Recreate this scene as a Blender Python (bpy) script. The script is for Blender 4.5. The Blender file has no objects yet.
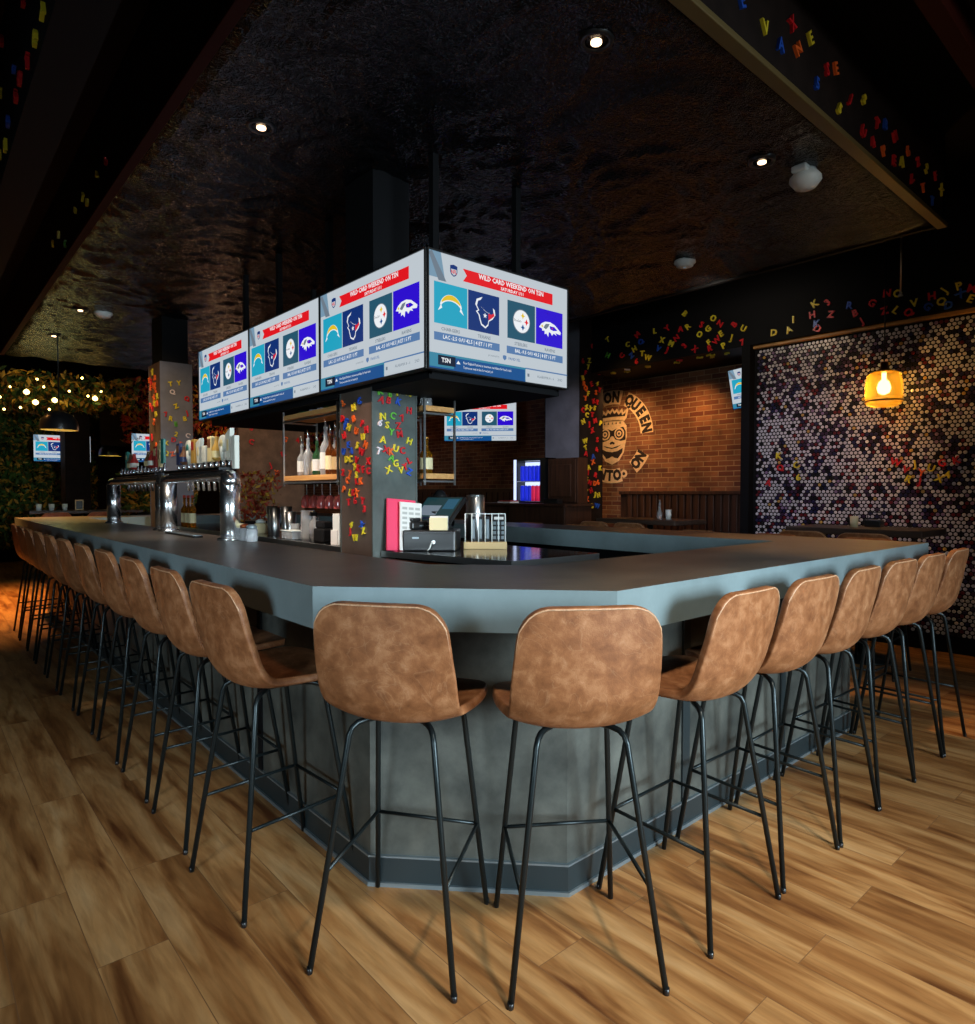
import bpy, bmesh, math, random
from mathutils import Vector, Matrix
random.seed(7)
PI=math.pi
scn=bpy.context.scene
COL=scn.collection
# ------------------------------------------------------------------ materials
MATS={}
def newmat(name):
    m=bpy.data.materials.new(name); m.use_nodes=True
    nt=m.node_tree; b=nt.nodes['Principled BSDF']
    MATS[name]=m
    return m,nt,b
def srgb(r,g,b):
    f=lambda c:(c/255/12.92) if c/255<=0.04045 else ((c/255+0.055)/1.055)**2.4
    return (f(r),f(g),f(b),1)
def plain(name,col,rough=.5,metal=0,spec=.5,emit=0,emcol=None,coat=0,trans=0,alpha=1,noise=0,nscale=8,bump=0,bscale=60):
    m,nt,b=newmat(name)
    b.inputs['Base Color'].default_value=col
    b.inputs['Roughness'].default_value=rough
    b.inputs['Metallic'].default_value=metal
    b.inputs['Specular IOR Level'].default_value=spec
    b.inputs['Coat Weight'].default_value=coat
    b.inputs['Transmission Weight'].default_value=trans
    if emit:
        b.inputs['Emission Color'].default_value=emcol or col
        b.inputs['Emission Strength'].default_value=emit
    if noise or bump:
        tc=nt.nodes.new('ShaderNodeTexCoord')
    if noise:
        n=nt.nodes.new('ShaderNodeTexNoise'); n.inputs['Scale'].default_value=nscale; n.inputs['Detail'].default_value=6
        nt.links.new(tc.outputs['Object'],n.inputs['Vector'])
        r=nt.nodes.new('ShaderNodeValToRGB')
        r.color_ramp.elements[0].position=.3; r.color_ramp.elements[1].position=.7
        r.color_ramp.elements[0].color=tuple(c*(1-noise) for c in col[:3])+(1,)
        r.color_ramp.elements[1].color=tuple(min(1,c*(1+noise)) for c in col[:3])+(1,)
        nt.links.new(n.outputs['Fac'],r.inputs['Fac']); nt.links.new(r.outputs['Color'],b.inputs['Base Color'])
    if bump:
        n2=nt.nodes.new('ShaderNodeTexNoise'); n2.inputs['Scale'].default_value=bscale; n2.inputs['Detail'].default_value=4
        nt.links.new(tc.outputs['Object'],n2.inputs['Vector'])
        bp=nt.nodes.new('ShaderNodeBump'); bp.inputs['Strength'].default_value=bump; bp.inputs['Distance'].default_value=.01
        nt.links.new(n2.outputs['Fac'],bp.inputs['Height']); nt.links.new(bp.outputs['Normal'],b.inputs['Normal'])
    return m
def ramp(nt,stops):
    r=nt.nodes.new('ShaderNodeValToRGB'); e=r.color_ramp.elements
    while len(e)<len(stops): e.new(.5)
    for i,(p,c) in enumerate(stops): e[i].position=p; e[i].color=c
    return r
def emis(name,col,s=1.0):
    m=bpy.data.materials.new(name); m.use_nodes=True; nt=m.node_tree
    b=nt.nodes['Principled BSDF']; b.inputs['Base Color'].default_value=(0.01,0.01,0.01,1); b.inputs['Roughness'].default_value=.6; b.inputs['Specular IOR Level'].default_value=.1
    b.inputs['Emission Color'].default_value=col; b.inputs['Emission Strength'].default_value=s
    MATS[name]=m; return m

def mat_floor():
    m,nt,b=newmat('floor_planks'); N=nt.nodes; L=nt.links
    tc=N.new('ShaderNodeTexCoord')
    sep=N.new('ShaderNodeSeparateXYZ'); L.new(tc.outputs['Object'],sep.inputs[0])
    cmb=N.new('ShaderNodeCombineXYZ'); L.new(sep.outputs['Y'],cmb.inputs['X']); L.new(sep.outputs['X'],cmb.inputs['Y'])
    br=N.new('ShaderNodeTexBrick'); L.new(cmb.outputs[0],br.inputs['Vector'])
    br.inputs['Scale'].default_value=1; br.inputs['Brick Width'].default_value=1.3; br.inputs['Row Height'].default_value=.19
    br.inputs['Mortar Size'].default_value=.0013; br.inputs['Mortar Smooth'].default_value=.3; br.inputs['Bias'].default_value=0
    br.offset=.37; br.inputs['Color1'].default_value=(0,0,0,1); br.inputs['Color2'].default_value=(1,1,1,1); br.inputs['Mortar'].default_value=(.5,.5,.5,1)
    sc=N.new('ShaderNodeSeparateColor'); L.new(br.outputs['Color'],sc.inputs[0])
    # grain: noise stretched along planks, shifted for each plank
    mp=N.new('ShaderNodeCombineXYZ')
    m1=N.new('ShaderNodeMath'); m1.operation='MULTIPLY'; m1.inputs[1].default_value=1.1; L.new(sep.outputs['Y'],m1.inputs[0])
    m2=N.new('ShaderNodeMath'); m2.operation='MULTIPLY'; m2.inputs[1].default_value=9; L.new(sep.outputs['X'],m2.inputs[0])
    m3=N.new('ShaderNodeMath'); m3.operation='MULTIPLY'; m3.inputs[1].default_value=17; L.new(sc.outputs[0],m3.inputs[0])
    L.new(m1.outputs[0],mp.inputs['X']); L.new(m2.outputs[0],mp.inputs['Y']); L.new(m3.outputs[0],mp.inputs['Z'])
    n1=N.new('ShaderNodeTexNoise'); n1.inputs['Scale'].default_value=1.2; n1.inputs['Detail'].default_value=7; n1.inputs['Distortion'].default_value=.9; L.new(mp.outputs[0],n1.inputs['Vector'])
    n2=N.new('ShaderNodeTexNoise'); n2.inputs['Scale'].default_value=7; n2.inputs['Detail'].default_value=8; n2.inputs['Distortion'].default_value=.5; L.new(mp.outputs[0],n2.inputs['Vector'])
    r=ramp(nt,[(.28,srgb(100,58,28)),(.43,srgb(154,106,60)),(.56,srgb(186,140,88)),(.75,srgb(204,164,114))])
    L.new(n1.outputs['Fac'],r.inputs['Fac'])
    r2=ramp(nt,[(.3,(.72,.72,.72,1)),(.6,(1,1,1,1))]); L.new(n2.outputs['Fac'],r2.inputs['Fac'])
    mx=N.new('ShaderNodeMix'); mx.data_type='RGBA'; mx.blend_type='MULTIPLY'; mx.inputs[0].default_value=.8
    L.new(r.outputs[0],mx.inputs[6]); L.new(r2.outputs[0],mx.inputs[7])
    r3=ramp(nt,[(0,(.82,.79,.76,1)),(1,(1.0,1.0,1.0,1))]); L.new(sc.outputs[0],r3.inputs['Fac'])
    mx2=N.new('ShaderNodeMix'); mx2.data_type='RGBA'; mx2.blend_type='MULTIPLY'; mx2.inputs[0].default_value=1
    L.new(mx.outputs[2],mx2.inputs[6]); L.new(r3.outputs[0],mx2.inputs[7])
    mx3=N.new('ShaderNodeMix'); mx3.data_type='RGBA'; L.new(br.outputs['Fac'],mx3.inputs[0]); L.new(mx2.outputs[2],mx3.inputs[6]); mx3.inputs[7].default_value=srgb(116,82,54)
    L.new(mx3.outputs[2],b.inputs['Base Color'])
    b.inputs['Roughness'].default_value=.42; b.inputs['Specular IOR Level'].default_value=.35
    bp=N.new('ShaderNodeBump'); bp.inputs['Strength'].default_value=.25; bp.inputs['Distance'].default_value=.004
    L.new(n2.outputs['Fac'],bp.inputs['Height']); L.new(bp.outputs['Normal'],b.inputs['Normal'])
    return m
def mat_leather():
    m,nt,b=newmat('brown_leather'); N=nt.nodes; L=nt.links
    tc=N.new('ShaderNodeTexCoord'); oi=N.new('ShaderNodeObjectInfo')
    ad=N.new('ShaderNodeVectorMath'); ad.operation='ADD'; L.new(tc.outputs['Object'],ad.inputs[0])
    ml=N.new('ShaderNodeMath'); ml.operation='MULTIPLY'; ml.inputs[1].default_value=30; L.new(oi.outputs['Random'],ml.inputs[0])
    L.new(ml.outputs[0],ad.inputs[1])
    n=N.new('ShaderNodeTexNoise'); n.inputs['Scale'].default_value=19; n.inputs['Detail'].default_value=9; n.inputs['Roughness'].default_value=.62; n.inputs['Distortion'].default_value=.25; L.new(ad.outputs[0],n.inputs['Vector'])
    r=ramp(nt,[(.3,srgb(108,64,36)),(.5,srgb(138,88,54)),(.66,srgb(162,112,76)),(.8,srgb(184,140,106))]); L.new(n.outputs['Fac'],r.inputs['Fac'])
    # pale crease lines
    v=N.new('ShaderNodeTexNoise'); v.inputs['Scale'].default_value=6; v.inputs['Detail'].default_value=3; v.inputs['Distortion'].default_value=2.2; L.new(ad.outputs[0],v.inputs['Vector'])
    rv=ramp(nt,[(.488,(0,0,0,1)),(.5,(1,1,1,1)),(.512,(0,0,0,1))]); L.new(v.outputs['Fac'],rv.inputs['Fac'])
    mu=N.new('ShaderNodeMath'); mu.operation='MULTIPLY'; mu.inputs[1].default_value=.12; L.new(rv.outputs[0],mu.inputs[0])
    mx=N.new('ShaderNodeMix'); mx.data_type='RGBA'; L.new(mu.outputs[0],mx.inputs[0]); L.new(r.outputs[0],mx.inputs[6]); mx.inputs[7].default_value=srgb(206,168,132)
    L.new(mx.outputs[2],b.inputs['Base Color'])
    b.inputs['Roughness'].default_value=.48; b.inputs['Specular IOR Level'].default_value=.4
    n2=N.new('ShaderNodeTexVoronoi'); n2.inputs['Scale'].default_value=260; L.new(tc.outputs['Object'],n2.inputs['Vector'])
    bp=N.new('ShaderNodeBump'); bp.inputs['Strength'].default_value=.12; bp.inputs['Distance'].default_value=.003
    L.new(n2.outputs['Distance'],bp.inputs['Height']); L.new(bp.outputs['Normal'],b.inputs['Normal'])
    return m
def mat_brick(name,c1,c2,mort,axis='YZ',bw=.2,rh=.062):
    m,nt,b=newmat(name); N=nt.nodes; L=nt.links
    tc=N.new('ShaderNodeTexCoord'); sep=N.new('ShaderNodeSeparateXYZ'); L.new(tc.outputs['Object'],sep.inputs[0])
    cmb=N.new('ShaderNodeCombineXYZ'); L.new(sep.outputs[axis[0]],cmb.inputs['X']); L.new(sep.outputs['Z'],cmb.inputs['Y'])
    br=N.new('ShaderNodeTexBrick'); L.new(cmb.outputs[0],br.inputs['Vector'])
    br.inputs['Scale'].default_value=1; br.inputs['Brick Width'].default_value=bw; br.inputs['Row Height'].default_value=rh
    br.inputs['Mortar Size'].default_value=.006; br.inputs['Mortar Smooth'].default_value=.35
    br.inputs['Color1'].default_value=c1; br.inputs['Color2'].default_value=c2; br.inputs['Mortar'].default_value=mort
    n=N.new('ShaderNodeTexNoise'); n.inputs['Scale'].default_value=3.2; n.inputs['Detail'].default_value=5; L.new(tc.outputs['Object'],n.inputs['Vector'])
    r=ramp(nt,[(.3,(.5,.48,.46,1)),(.65,(1.15,1.1,1.0,1))]); L.new(n.outputs['Fac'],r.inputs['Fac'])
    mx=N.new('ShaderNodeMix'); mx.data_type='RGBA'; mx.blend_type='MULTIPLY'; mx.inputs[0].default_value=1
    L.new(br.outputs['Color'],mx.inputs[6]); L.new(r.outputs[0],mx.inputs[7]); L.new(mx.outputs[2],b.inputs['Base Color'])
    b.inputs['Roughness'].default_value=.85
    inv=N.new('ShaderNodeMath'); inv.operation='SUBTRACT'; inv.inputs[0].default_value=1; L.new(br.outputs['Fac'],inv.inputs[1])
    bp=N.new('ShaderNodeBump'); bp.inputs['Strength'].default_value=.8; bp.inputs['Distance'].default_value=.012
    L.new(inv.outputs[0],bp.inputs['Height']); L.new(bp.outputs['Normal'],b.inputs['Normal'])
    return m
def mat_tin():
    m,nt,b=newmat('black_pressed_ceiling'); N=nt.nodes; L=nt.links
    tc=N.new('ShaderNodeTexCoord')
    b.inputs['Base Color'].default_value=(.006,.006,.007,1); b.inputs['Roughness'].default_value=.14; b.inputs['Specular IOR Level'].default_value=.2
    b.inputs['Roughness'].default_value=.16; b.inputs['Specular IOR Level'].default_value=.25
    n2=N.new('ShaderNodeTexNoise'); n2.inputs['Scale'].default_value=30; n2.inputs['Distortion'].default_value=2; L.new(tc.outputs['Object'],n2.inputs['Vector'])
    bp=N.new('ShaderNodeBump'); bp.inputs['Strength'].default_value=.5; bp.inputs['Distance'].default_value=.02
    L.new(n2.outputs['Fac'],bp.inputs['Height']); L.new(bp.outputs['Normal'],b.inputs['Normal'])
    return m
def mat_patina(name,dark,lite,rough=.5,scale=3.0,streak=False,metal=.0):
    m,nt,b=newmat(name); N=nt.nodes; L=nt.links
    tc=N.new('ShaderNodeTexCoord'); mp=N.new('ShaderNodeMapping'); L.new(tc.outputs['Object'],mp.inputs[0])
    if streak: mp.inputs['Scale'].default_value=(4,4,.9)
    n=N.new('ShaderNodeTexNoise'); n.inputs['Scale'].default_value=scale; n.inputs['Detail'].default_value=9; n.inputs['Roughness'].default_value=.62; L.new(mp.outputs[0],n.inputs['Vector'])
    r=ramp(nt,[(.3,dark),(.52,tuple((dark[i]+lite[i])/2 for i in range(3))+(1,)),(.72,lite)]); L.new(n.outputs['Fac'],r.inputs['Fac']); L.new(r.outputs[0],b.inputs['Base Color'])
    b.inputs['Roughness'].default_value=rough; b.inputs['Metallic'].default_value=metal
    n2=N.new('ShaderNodeTexNoise'); n2.inputs['Scale'].default_value=35; n2.inputs['Detail'].default_value=5; L.new(mp.outputs[0],n2.inputs['Vector'])
    bp=N.new('ShaderNodeBump'); bp.inputs['Strength'].default_value=.15; bp.inputs['Distance'].default_value=.004
    L.new(n2.outputs['Fac'],bp.inputs['Height']); L.new(bp.outputs['Normal'],b.inputs['Normal'])
    return m
def mat_attr(name,rough=.35,metal=.2,attr='tint'):
    m,nt,b=newmat(name); a=nt.nodes.new('ShaderNodeAttribute'); a.attribute_name=attr
    nt.links.new(a.outputs['Color'],b.inputs['Base Color']); b.inputs['Roughness'].default_value=rough; b.inputs['Metallic'].default_value=metal
    return m
def mat_wood(name,a,c,scale=2.0,axis=1,rough=.5):
    m,nt,b=newmat(name); N=nt.nodes; L=nt.links
    tc=N.new('ShaderNodeTexCoord'); mp=N.new('ShaderNodeMapping'); L.new(tc.outputs['Object'],mp.inputs[0])
    s=[14,14,14]; s[axis]=1.2; mp.inputs['Scale'].default_value=s
    n=N.new('ShaderNodeTexNoise'); n.inputs['Scale'].default_value=scale; n.inputs['Detail'].default_value=8; n.inputs['Distortion'].default_value=.6; L.new(mp.outputs[0],n.inputs['Vector'])
    r=ramp(nt,[(.3,a),(.7,c)]); L.new(n.outputs['Fac'],r.inputs['Fac']); L.new(r.outputs[0],b.inputs['Base Color']); b.inputs['Roughness'].default_value=rough
    return m
mat_floor(); mat_leather(); mat_tin()
mat_brick('mural_brick',srgb(150,98,66),srgb(104,54,38),srgb(168,136,104))
mat_patina('counter_laminate',srgb(70,64,58),srgb(100,92,82),rough=.38,scale=2.4)
mat_patina('counter_edge_lit',srgb(104,119,122),srgb(124,141,145),rough=.5,scale=3)  # counter edge: assumed daylight on it mixed into a paler, bluer colour
mat_patina('bar_panel',srgb(38,42,41),srgb(100,101,94),rough=.5,scale=4.2)
mat_patina('column_steel',srgb(58,64,62),srgb(104,112,108),rough=.45,scale=2.2,metal=.15)
mat_patina('red_lit_steel',srgb(70,62,56),srgb(116,100,90),rough=.5,scale=2.2,metal=.1)  # column steel with the left face's reddish light put into the colour
mat_patina('column_plaster',srgb(92,94,106),srgb(122,124,138),rough=.7,scale=3)
mat_patina('rust_panel',srgb(78,58,46),srgb(126,98,80),rough=.8,scale=4)
plain('kick_paint',srgb(34,44,47),.5)
plain('trim_metal',srgb(140,152,158),.35,metal=.6)
plain('black_paint',(.006,.006,.007,1),.7,spec=.12)
plain('dark_wall',srgb(30,22,20),.85,noise=.3,spec=.15)
plain('black_metal',srgb(34,42,44),.35,metal=.6)
plain('black_plastic',(.012,.012,.013,1),.3)
plain('piping_tan',srgb(186,146,114),.5,noise=.3,nscale=160)
plain('chrome',(.93,.93,.95,1),.27,metal=1)
plain('brushed_steel',(.68,.68,.68,1),.3,metal=1,noise=.1)
plain('dark_steel',srgb(60,60,62),.2,metal=.9)
mat_wood('pine_shelf',srgb(186,128,70),srgb(222,170,106))
mat_wood('dark_wood',srgb(44,26,18),srgb(76,46,32),axis=2)
mat_wood('table_wood',srgb(46,34,28),srgb(72,56,46))
plain('light_wood',srgb(196,168,120),.5)
plain('glass_clear',(.9,.92,.95,1),.05,trans=.72)
plain('glass_amber',srgb(214,140,30),.05,trans=.85)
plain('lit_shade',srgb(240,190,70),.2,emit=.5,emcol=srgb(240,160,30)).node_tree.nodes['Principled BSDF'].inputs['Alpha'].default_value=.5
plain('glass_green',srgb(60,110,70),.05,trans=.6)
plain('glass_brown',srgb(110,56,18),.08,trans=.5)
plain('glass_red',srgb(200,90,84),.1,trans=.3)
plain('white_plastic',srgb(226,230,226),.4)
plain('cream_paper',srgb(232,216,170),.7)
plain('white_paper',srgb(222,220,216),.7)
plain('pink_card',srgb(226,60,100),.6)
plain('cream_paint',srgb(236,196,150),.8,noise=.12,nscale=30)
plain('char_paint',srgb(40,24,18),.8)
plain('brass',srgb(180,130,60),.3,metal=1)
plain('copper',srgb(170,90,50),.3,metal=1)
plain('red_brown',srgb(52,18,12),.7,spec=.1)
plain('olive_trim',srgb(96,80,44),.5)
mat_attr('cap_metal',.3,.1)
for k,c in dict(R=(206,32,40),Y=(226,206,50),B=(36,84,190),G=(96,180,60),O=(240,104,40),W=(226,214,220)).items():
    plain('letter_'+k,srgb(*c),.4)
plain('leaf_green',srgb(58,86,30),.6,noise=.5,nscale=5)
plain('leaf_rust',srgb(150,48,22),.6,noise=.5,nscale=5)
plain('leaf_gold',srgb(170,130,40),.6,noise=.5,nscale=5)
emis('bulb_glow',srgb(255,214,120),9)
emis('lamp_core',srgb(255,226,130),8)
emis('downlight_glow',srgb(255,214,170),4)
emis('fridge_glow',srgb(200,215,255),1.4)
def M(n): return MATS[n]
# ------------------------------------------------------------------ mesh builder
class MB:
    def __init__(s): s.v=[]; s.f=[]; s.mi=[]; s.mats=[]; s.sm=[]
    def m(s,name):
        if name not in s.mats: s.mats.append(name)
        return s.mats.index(name)
    def add(s,vs,fs,mat,smooth=False,tf=None):
        o=len(s.v); k=s.m(mat)
        if tf: vs=[tuple(tf@Vector(p)) for p in vs]
        s.v+= [tuple(p) for p in vs]
        for f in fs: s.f.append([i+o for i in f]); s.mi.append(k); s.sm.append(smooth)
        return s
    def box(s,x0,x1,y0,y1,z0,z1,mat,bev=0,tf=None):
        if bev<=0:
            vs=[(x,y,z) for z in (z0,z1) for y in (y0,y1) for x in (x0,x1)]
            return s.add(vs,[(0,2,3,1),(4,5,7,6),(0,1,5,4),(2,6,7,3),(0,4,6,2),(1,3,7,5)],mat,tf=tf)
        bm=bmesh.new(); bmesh.ops.create_cube(bm,size=1)
        for v in bm.verts: v.co=Vector(((x0+x1)/2+v.co.x*(x1-x0),(y0+y1)/2+v.co.y*(y1-y0),(z0+z1)/2+v.co.z*(z1-z0)))
        bmesh.ops.bevel(bm,geom=bm.edges[:],offset=bev,segments=2,profile=.5,affect='EDGES')
        return s.bm(bm,mat,tf=tf)
    def bm(s,bm,mat,smooth=False,tf=None):
        bm.verts.index_update()
        vs=[tuple(v.co) for v in bm.verts]; fs=[[v.index for v in f.verts] for f in bm.faces]; bm.free()
        return s.add(vs,fs,mat,smooth,tf)
    def lathe(s,prof,mat,c=(0,0,0),n=20,smooth=True,tf=None,cap=True):
        vs=[];fs=[]
        for r,z in prof:
            for i in range(n):
                a=2*PI*i/n; vs.append((c[0]+r*math.cos(a),c[1]+r*math.sin(a),c[2]+z))
        for k in range(len(prof)-1):
            for i in range(n):
                j=(i+1)%n; fs.append((k*n+i,k*n+j,(k+1)*n+j,(k+1)*n+i))
        s.add(vs,fs,mat,smooth,tf)
        if cap:
            o=len(s.v)-len(vs); k=s.m(mat)
            s.f.append([o+i for i in range(n)][::-1]); s.mi.append(k); s.sm.append(False)
            s.f.append([o+(len(prof)-1)*n+i for i in range(n)]); s.mi.append(k); s.sm.append(False)
        return s
    def tube(s,path,r,mat,n=8,closed=False,smooth=True,tf=None):
        P=[Vector(p) for p in path]; K=len(P); vs=[];fs=[]
        up=None
        for i,p in enumerate(P):
            if closed: d=(P[(i+1)%K]-P[i-1])
            else: d=(P[min(i+1,K-1)]-P[max(i-1,0)])
            d=d.normalized()
            if up is None:
                a=Vector((0,0,1)) if abs(d.z)<.9 else Vector((1,0,0)); up=d.cross(a).normalized()
            up=(up-d*up.dot(d)).normalized(); w=d.cross(up)
            rr=r[i] if isinstance(r,(list,tuple)) else r
            for k in range(n):
                t=2*PI*k/n; vs.append(tuple(p+up*(rr*math.cos(t))+w*(rr*math.sin(t))))
        for i in range(K if closed else K-1):
            for k in range(n):
                a=i*n+k; b=i*n+(k+1)%n; j=(i+1)%K
                fs.append((a,b,j*n+(k+1)%n,j*n+k))
        if not closed: fs+= [tuple(range(n))[::-1],tuple((K-1)*n+k for k in range(n))]
        return s.add(vs,fs,mat,smooth,tf)
    def prism(s,pts,z0,z1,mat,tf=None,matside=None):
        n=len(pts); vs=[(x,y,z0) for x,y in pts]+[(x,y,z1) for x,y in pts]
        s.add(vs,[tuple(range(n))[::-1],tuple(range(n,2*n))],mat,tf=tf)
        s.add(vs,[(i,(i+1)%n,n+(i+1)%n,n+i) for i in range(n)],matside or mat,tf=tf)
        return s
    def flat(s,pts,d,mat,tf=None):
        # polygon in local x,z plane at y=-d (faces -y)
        return s.add([(x,-d,z) for x,z in pts],[tuple(range(len(pts)))],mat,tf=tf)
    def mesh(s,name):
        me=bpy.data.meshes.new(name); me.from_pydata(s.v,[],s.f)
        for m in s.mats: me.materials.append(M(m))
        me.polygons.foreach_set('material_index',s.mi); me.polygons.foreach_set('use_smooth',s.sm)
        me.update(); return me
    def build(s,name,parent=None,loc=None,rot=None):
        o=bpy.data.objects.new(name,s.mesh(name)); COL.objects.link(o)
        if parent: o.parent=parent
        if loc: o.location=loc
        if rot: o.rotation_euler=rot
        return o
def tag(o,label=None,cat=None,group=None,kind=None):
    if label: o['label']=label
    if cat: o['category']=cat
    if group: o['group']=group
    if kind: o['kind']=kind
    return o
def empty(name,loc,rz=0,label=None,cat=None,group=None):
    o=bpy.data.objects.new(name,None); o.empty_display_size=.05; COL.objects.link(o)
    o.location=loc; o.rotation_euler=(0,0,rz); tag(o,label,cat,group); return o
def kids(o): return [c for c in COL.objects if c.parent==o]
def copy_tree(o,parent=None):
    c=o.copy(); COL.objects.link(c); c.parent=parent
    for ch in KID.get(o.name,[]): copy_tree(ch,c)
    return c
KID={}
def index_tree(o):
    KID[o.name]=kids(o)
    for c in KID[o.name]: index_tree(c)
def dup(o,loc,rz=0,label=None,group=None,scale=None):
    c=copy_tree(o); c.location=loc; c.rotation_euler=(0,0,rz)
    if scale: c.scale=(scale,)*3
    if label: c['label']=label
    if group: c['group']=group
    return c
def rz(a): return Matrix.Rotation(a,4,'Z')
def T(x,y,z): return Matrix.Translation((x,y,z))
def text_mesh(txt,size=1,extrude=0,offset=0,res=2,align='LEFT'):
    cu=bpy.data.curves.new('t','FONT'); cu.body=txt; cu.size=size; cu.extrude=extrude; cu.offset=offset; cu.resolution_u=res
    cu.align_x=align; cu.align_y='CENTER'
    ob=bpy.data.objects.new('t',cu); COL.objects.link(ob)
    dg=bpy.context.evaluated_depsgraph_get(); dg.update()
    me=bpy.data.meshes.new_from_object(ob.evaluated_get(dg))
    vs=[tuple(v.co) for v in me.vertices]; fs=[tuple(p.vertices) for p in me.polygons]
    COL.objects.unlink(ob); bpy.data.objects.remove(ob); bpy.data.curves.remove(cu); bpy.data.meshes.remove(me)
    return vs,fs
def struct(mb,name):
    return tag(mb.build(name),kind='structure')

# ------------------------------------------------------------------ setting
struct(MB().box(-5,9.5,-5,17,-.1,0,'floor_planks'),'floor')
struct(MB().box(-5,9.5,-5,17,3.95,4.05,'black_paint'),'ceiling')
# dropped pressed panel over the bar
from mathutils import noise as mn
tp=MB(); NX,NY=150,300; vs=[]
for j in range(NY+1):
    for i in range(NX+1):
        x=1.05+4.61*i/NX; y=1.52+9.98*j/NY
        p=Vector((x*3.4,y*3.4,.3)); q=mn.noise_vector(p*.6)
        r_=mn.ridged_multi_fractal(p+q*.9,1.0,2.1,3,1.0,2.0)
        edge=min(1,min(x-1.05,5.66-x,y-1.52)/.05)
        vs.append((x,y,3.306-.021*min(1.4,r_)*max(0,edge)))
tp.add(vs,[(j*(NX+1)+i,(j+1)*(NX+1)+i,(j+1)*(NX+1)+i+1,j*(NX+1)+i+1) for j in range(NY) for i in range(NX)],'black_pressed_ceiling',False)
tp.box(1.05,5.66,1.52,11.5,3.31,3.34,'black_paint')
struct(tp,'ceiling_panel')
sk=MB(); sk.box(1.02,1.05,1.49,11.5,3.3,3.95,'dark_wall').box(1.02,5.69,1.49,1.52,3.3,3.95,'dark_wall').box(5.66,5.69,1.49,11.5,3.3,3.95,'dark_wall')
struct(sk,'ceiling_bulkhead')
tr=MB(); tr.box(1.0,5.71,1.47,1.535,3.275,3.305,'olive_trim',.004)
struct(tr,'trim_1')
struct(MB().box(1.0,1.055,1.54,11.5,3.275,3.305,'red_brown',.004),'trim_2')
struct(MB().box(5.65,5.70,1.54,11.5,3.28,3.305,'black_paint',.004),'trim_3')
# beam running beside the panel on the left, deep dark box
struct(MB().box(.44,.62,-4.9,15.2,3.14,3.95,'black_paint'),'ceiling_beam_left')
# walls
struct(MB().box(6.6,6.72,-5,3.37,0,2.86,'black_paint'),'wall_right')
struct(MB().box(7.36,7.46,3.37,17,0,3.95,'mural_brick'),'wall_alcove')
struct(MB().box(6.5,6.72,3.37,3.46,0,2.86,'black_paint'),'wall_return')
struct(MB().box(6.52,7.36,-5,5.47,2.86,3.95,'black_paint'),'soffit')
struct(MB().box(6.52,7.36,6.07,16,2.95,3.95,'black_paint'),'soffit_rear')
struct(MB().box(-5,7.36,16,16.1,0,3.95,'dark_wall'),'wall_back')
struct(MB().box(-5.1,-5,-5,16,0,3.95,'dark_wall'),'wall_left')
struct(MB().box(-5,9.5,-5.1,-5,0,3.95,'dark_wall'),'wall_front')
plain('lamp_glow_trim',srgb(176,128,64),.5,noise=.3,nscale=6)  # gold tone paints the lamp's glow along the soffit's lower edge
struct(MB().box(6.56,6.62,-5,3.37,2.825,2.86,'lamp_glow_trim',.004),'trim_4')
wp=MB(); wp.box(7.30,7.36,3.46,5.6,0,1.36,'dark_wood')
for i in range(22):
    y=3.5+i*.1; 
    if y<5.5: wp.box(7.265,7.30,y,y+.075,.5,1.33,'dark_wood',.01)
wp.box(7.25,7.36,3.46,5.6,1.33,1.375,'dark_wood',.006)
tag(wp.build('wall_panelling'),kind='structure')
wq=MB(); wq.box(7.28,7.36,6.2,12,0,1.42,'dark_wood')
for i in range(40): wq.box(7.26,7.28,6.25+i*.14,6.36+i*.14,.1,1.36,'dark_wood')
tag(wq.build('wall_panelling'),kind='structure')
# bench in the alcove
be=empty('booth_bench',(7.0,4.5,0),0,'dark wooden booth bench under the brick mural wall','bench')
MB().box(-.2,.24,-.95,.95,0,.48,'dark_wood',.01).build('bench_box',be)
MB().box(-.22,.24,-.95,.95,.48,.56,'black_plastic',.02).build('seat_cushion',be)
# side roof beams upper right
for (v,z,n) in ((1.02,3.62,'upper'),(.72,3.62,'lower')):
    struct(MB().box(2.2,6.6,v-.045,v+.045,z,z+.2,'red_brown',.005),'ceiling_rafter_'+n)
# partition walls in the rear
struct(MB().box(4.1,5.25,10.9,11.0,0,2.9,'rust_panel'),'wall_rear')
struct(MB().box(2.6,7.3,13.4,13.5,2.2,3.95,'dark_wall'),'wall_rear_upper')

# ------------------------------------------------------------------ bar
OUT=[(.91,1.84),(1.52,1.177),(4.33,1.177),(4.33,9.2),(.91,9.2)]
INN=[(1.53,2.12),(1.83,1.80),(3.79,1.80),(3.79,8.6),(1.53,8.6)]
def ring(mb,A,B,z0,z1,top,sideA,sideB,bottom=None):
    n=len(A)
    for i in range(n):
        j=(i+1)%n
        a,b,c,d=A[i],A[j],B[j],B[i]
        mb.add([(a[0],a[1],z1),(b[0],b[1],z1),(c[0],c[1],z1),(d[0],d[1],z1)],[(0,1,2,3)],top)
        mb.add([(a[0],a[1],z0),(b[0],b[1],z0),(c[0],c[1],z0),(d[0],d[1],z0)],[(3,2,1,0)],bottom or sideA)
        mb.add([(a[0],a[1],z0),(b[0],b[1],z0),(b[0],b[1],z1),(a[0],a[1],z1)],[(0,1,2,3)],sideA)
        mb.add([(c[0],c[1],z0),(d[0],d[1],z0),(d[0],d[1],z1),(c[0],c[1],z1)],[(0,1,2,3)],sideB)
bar=empty('bar',(0,0,0),0,'large bar with grey counter and cut corner, ringed by brown stools','bar')
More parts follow.
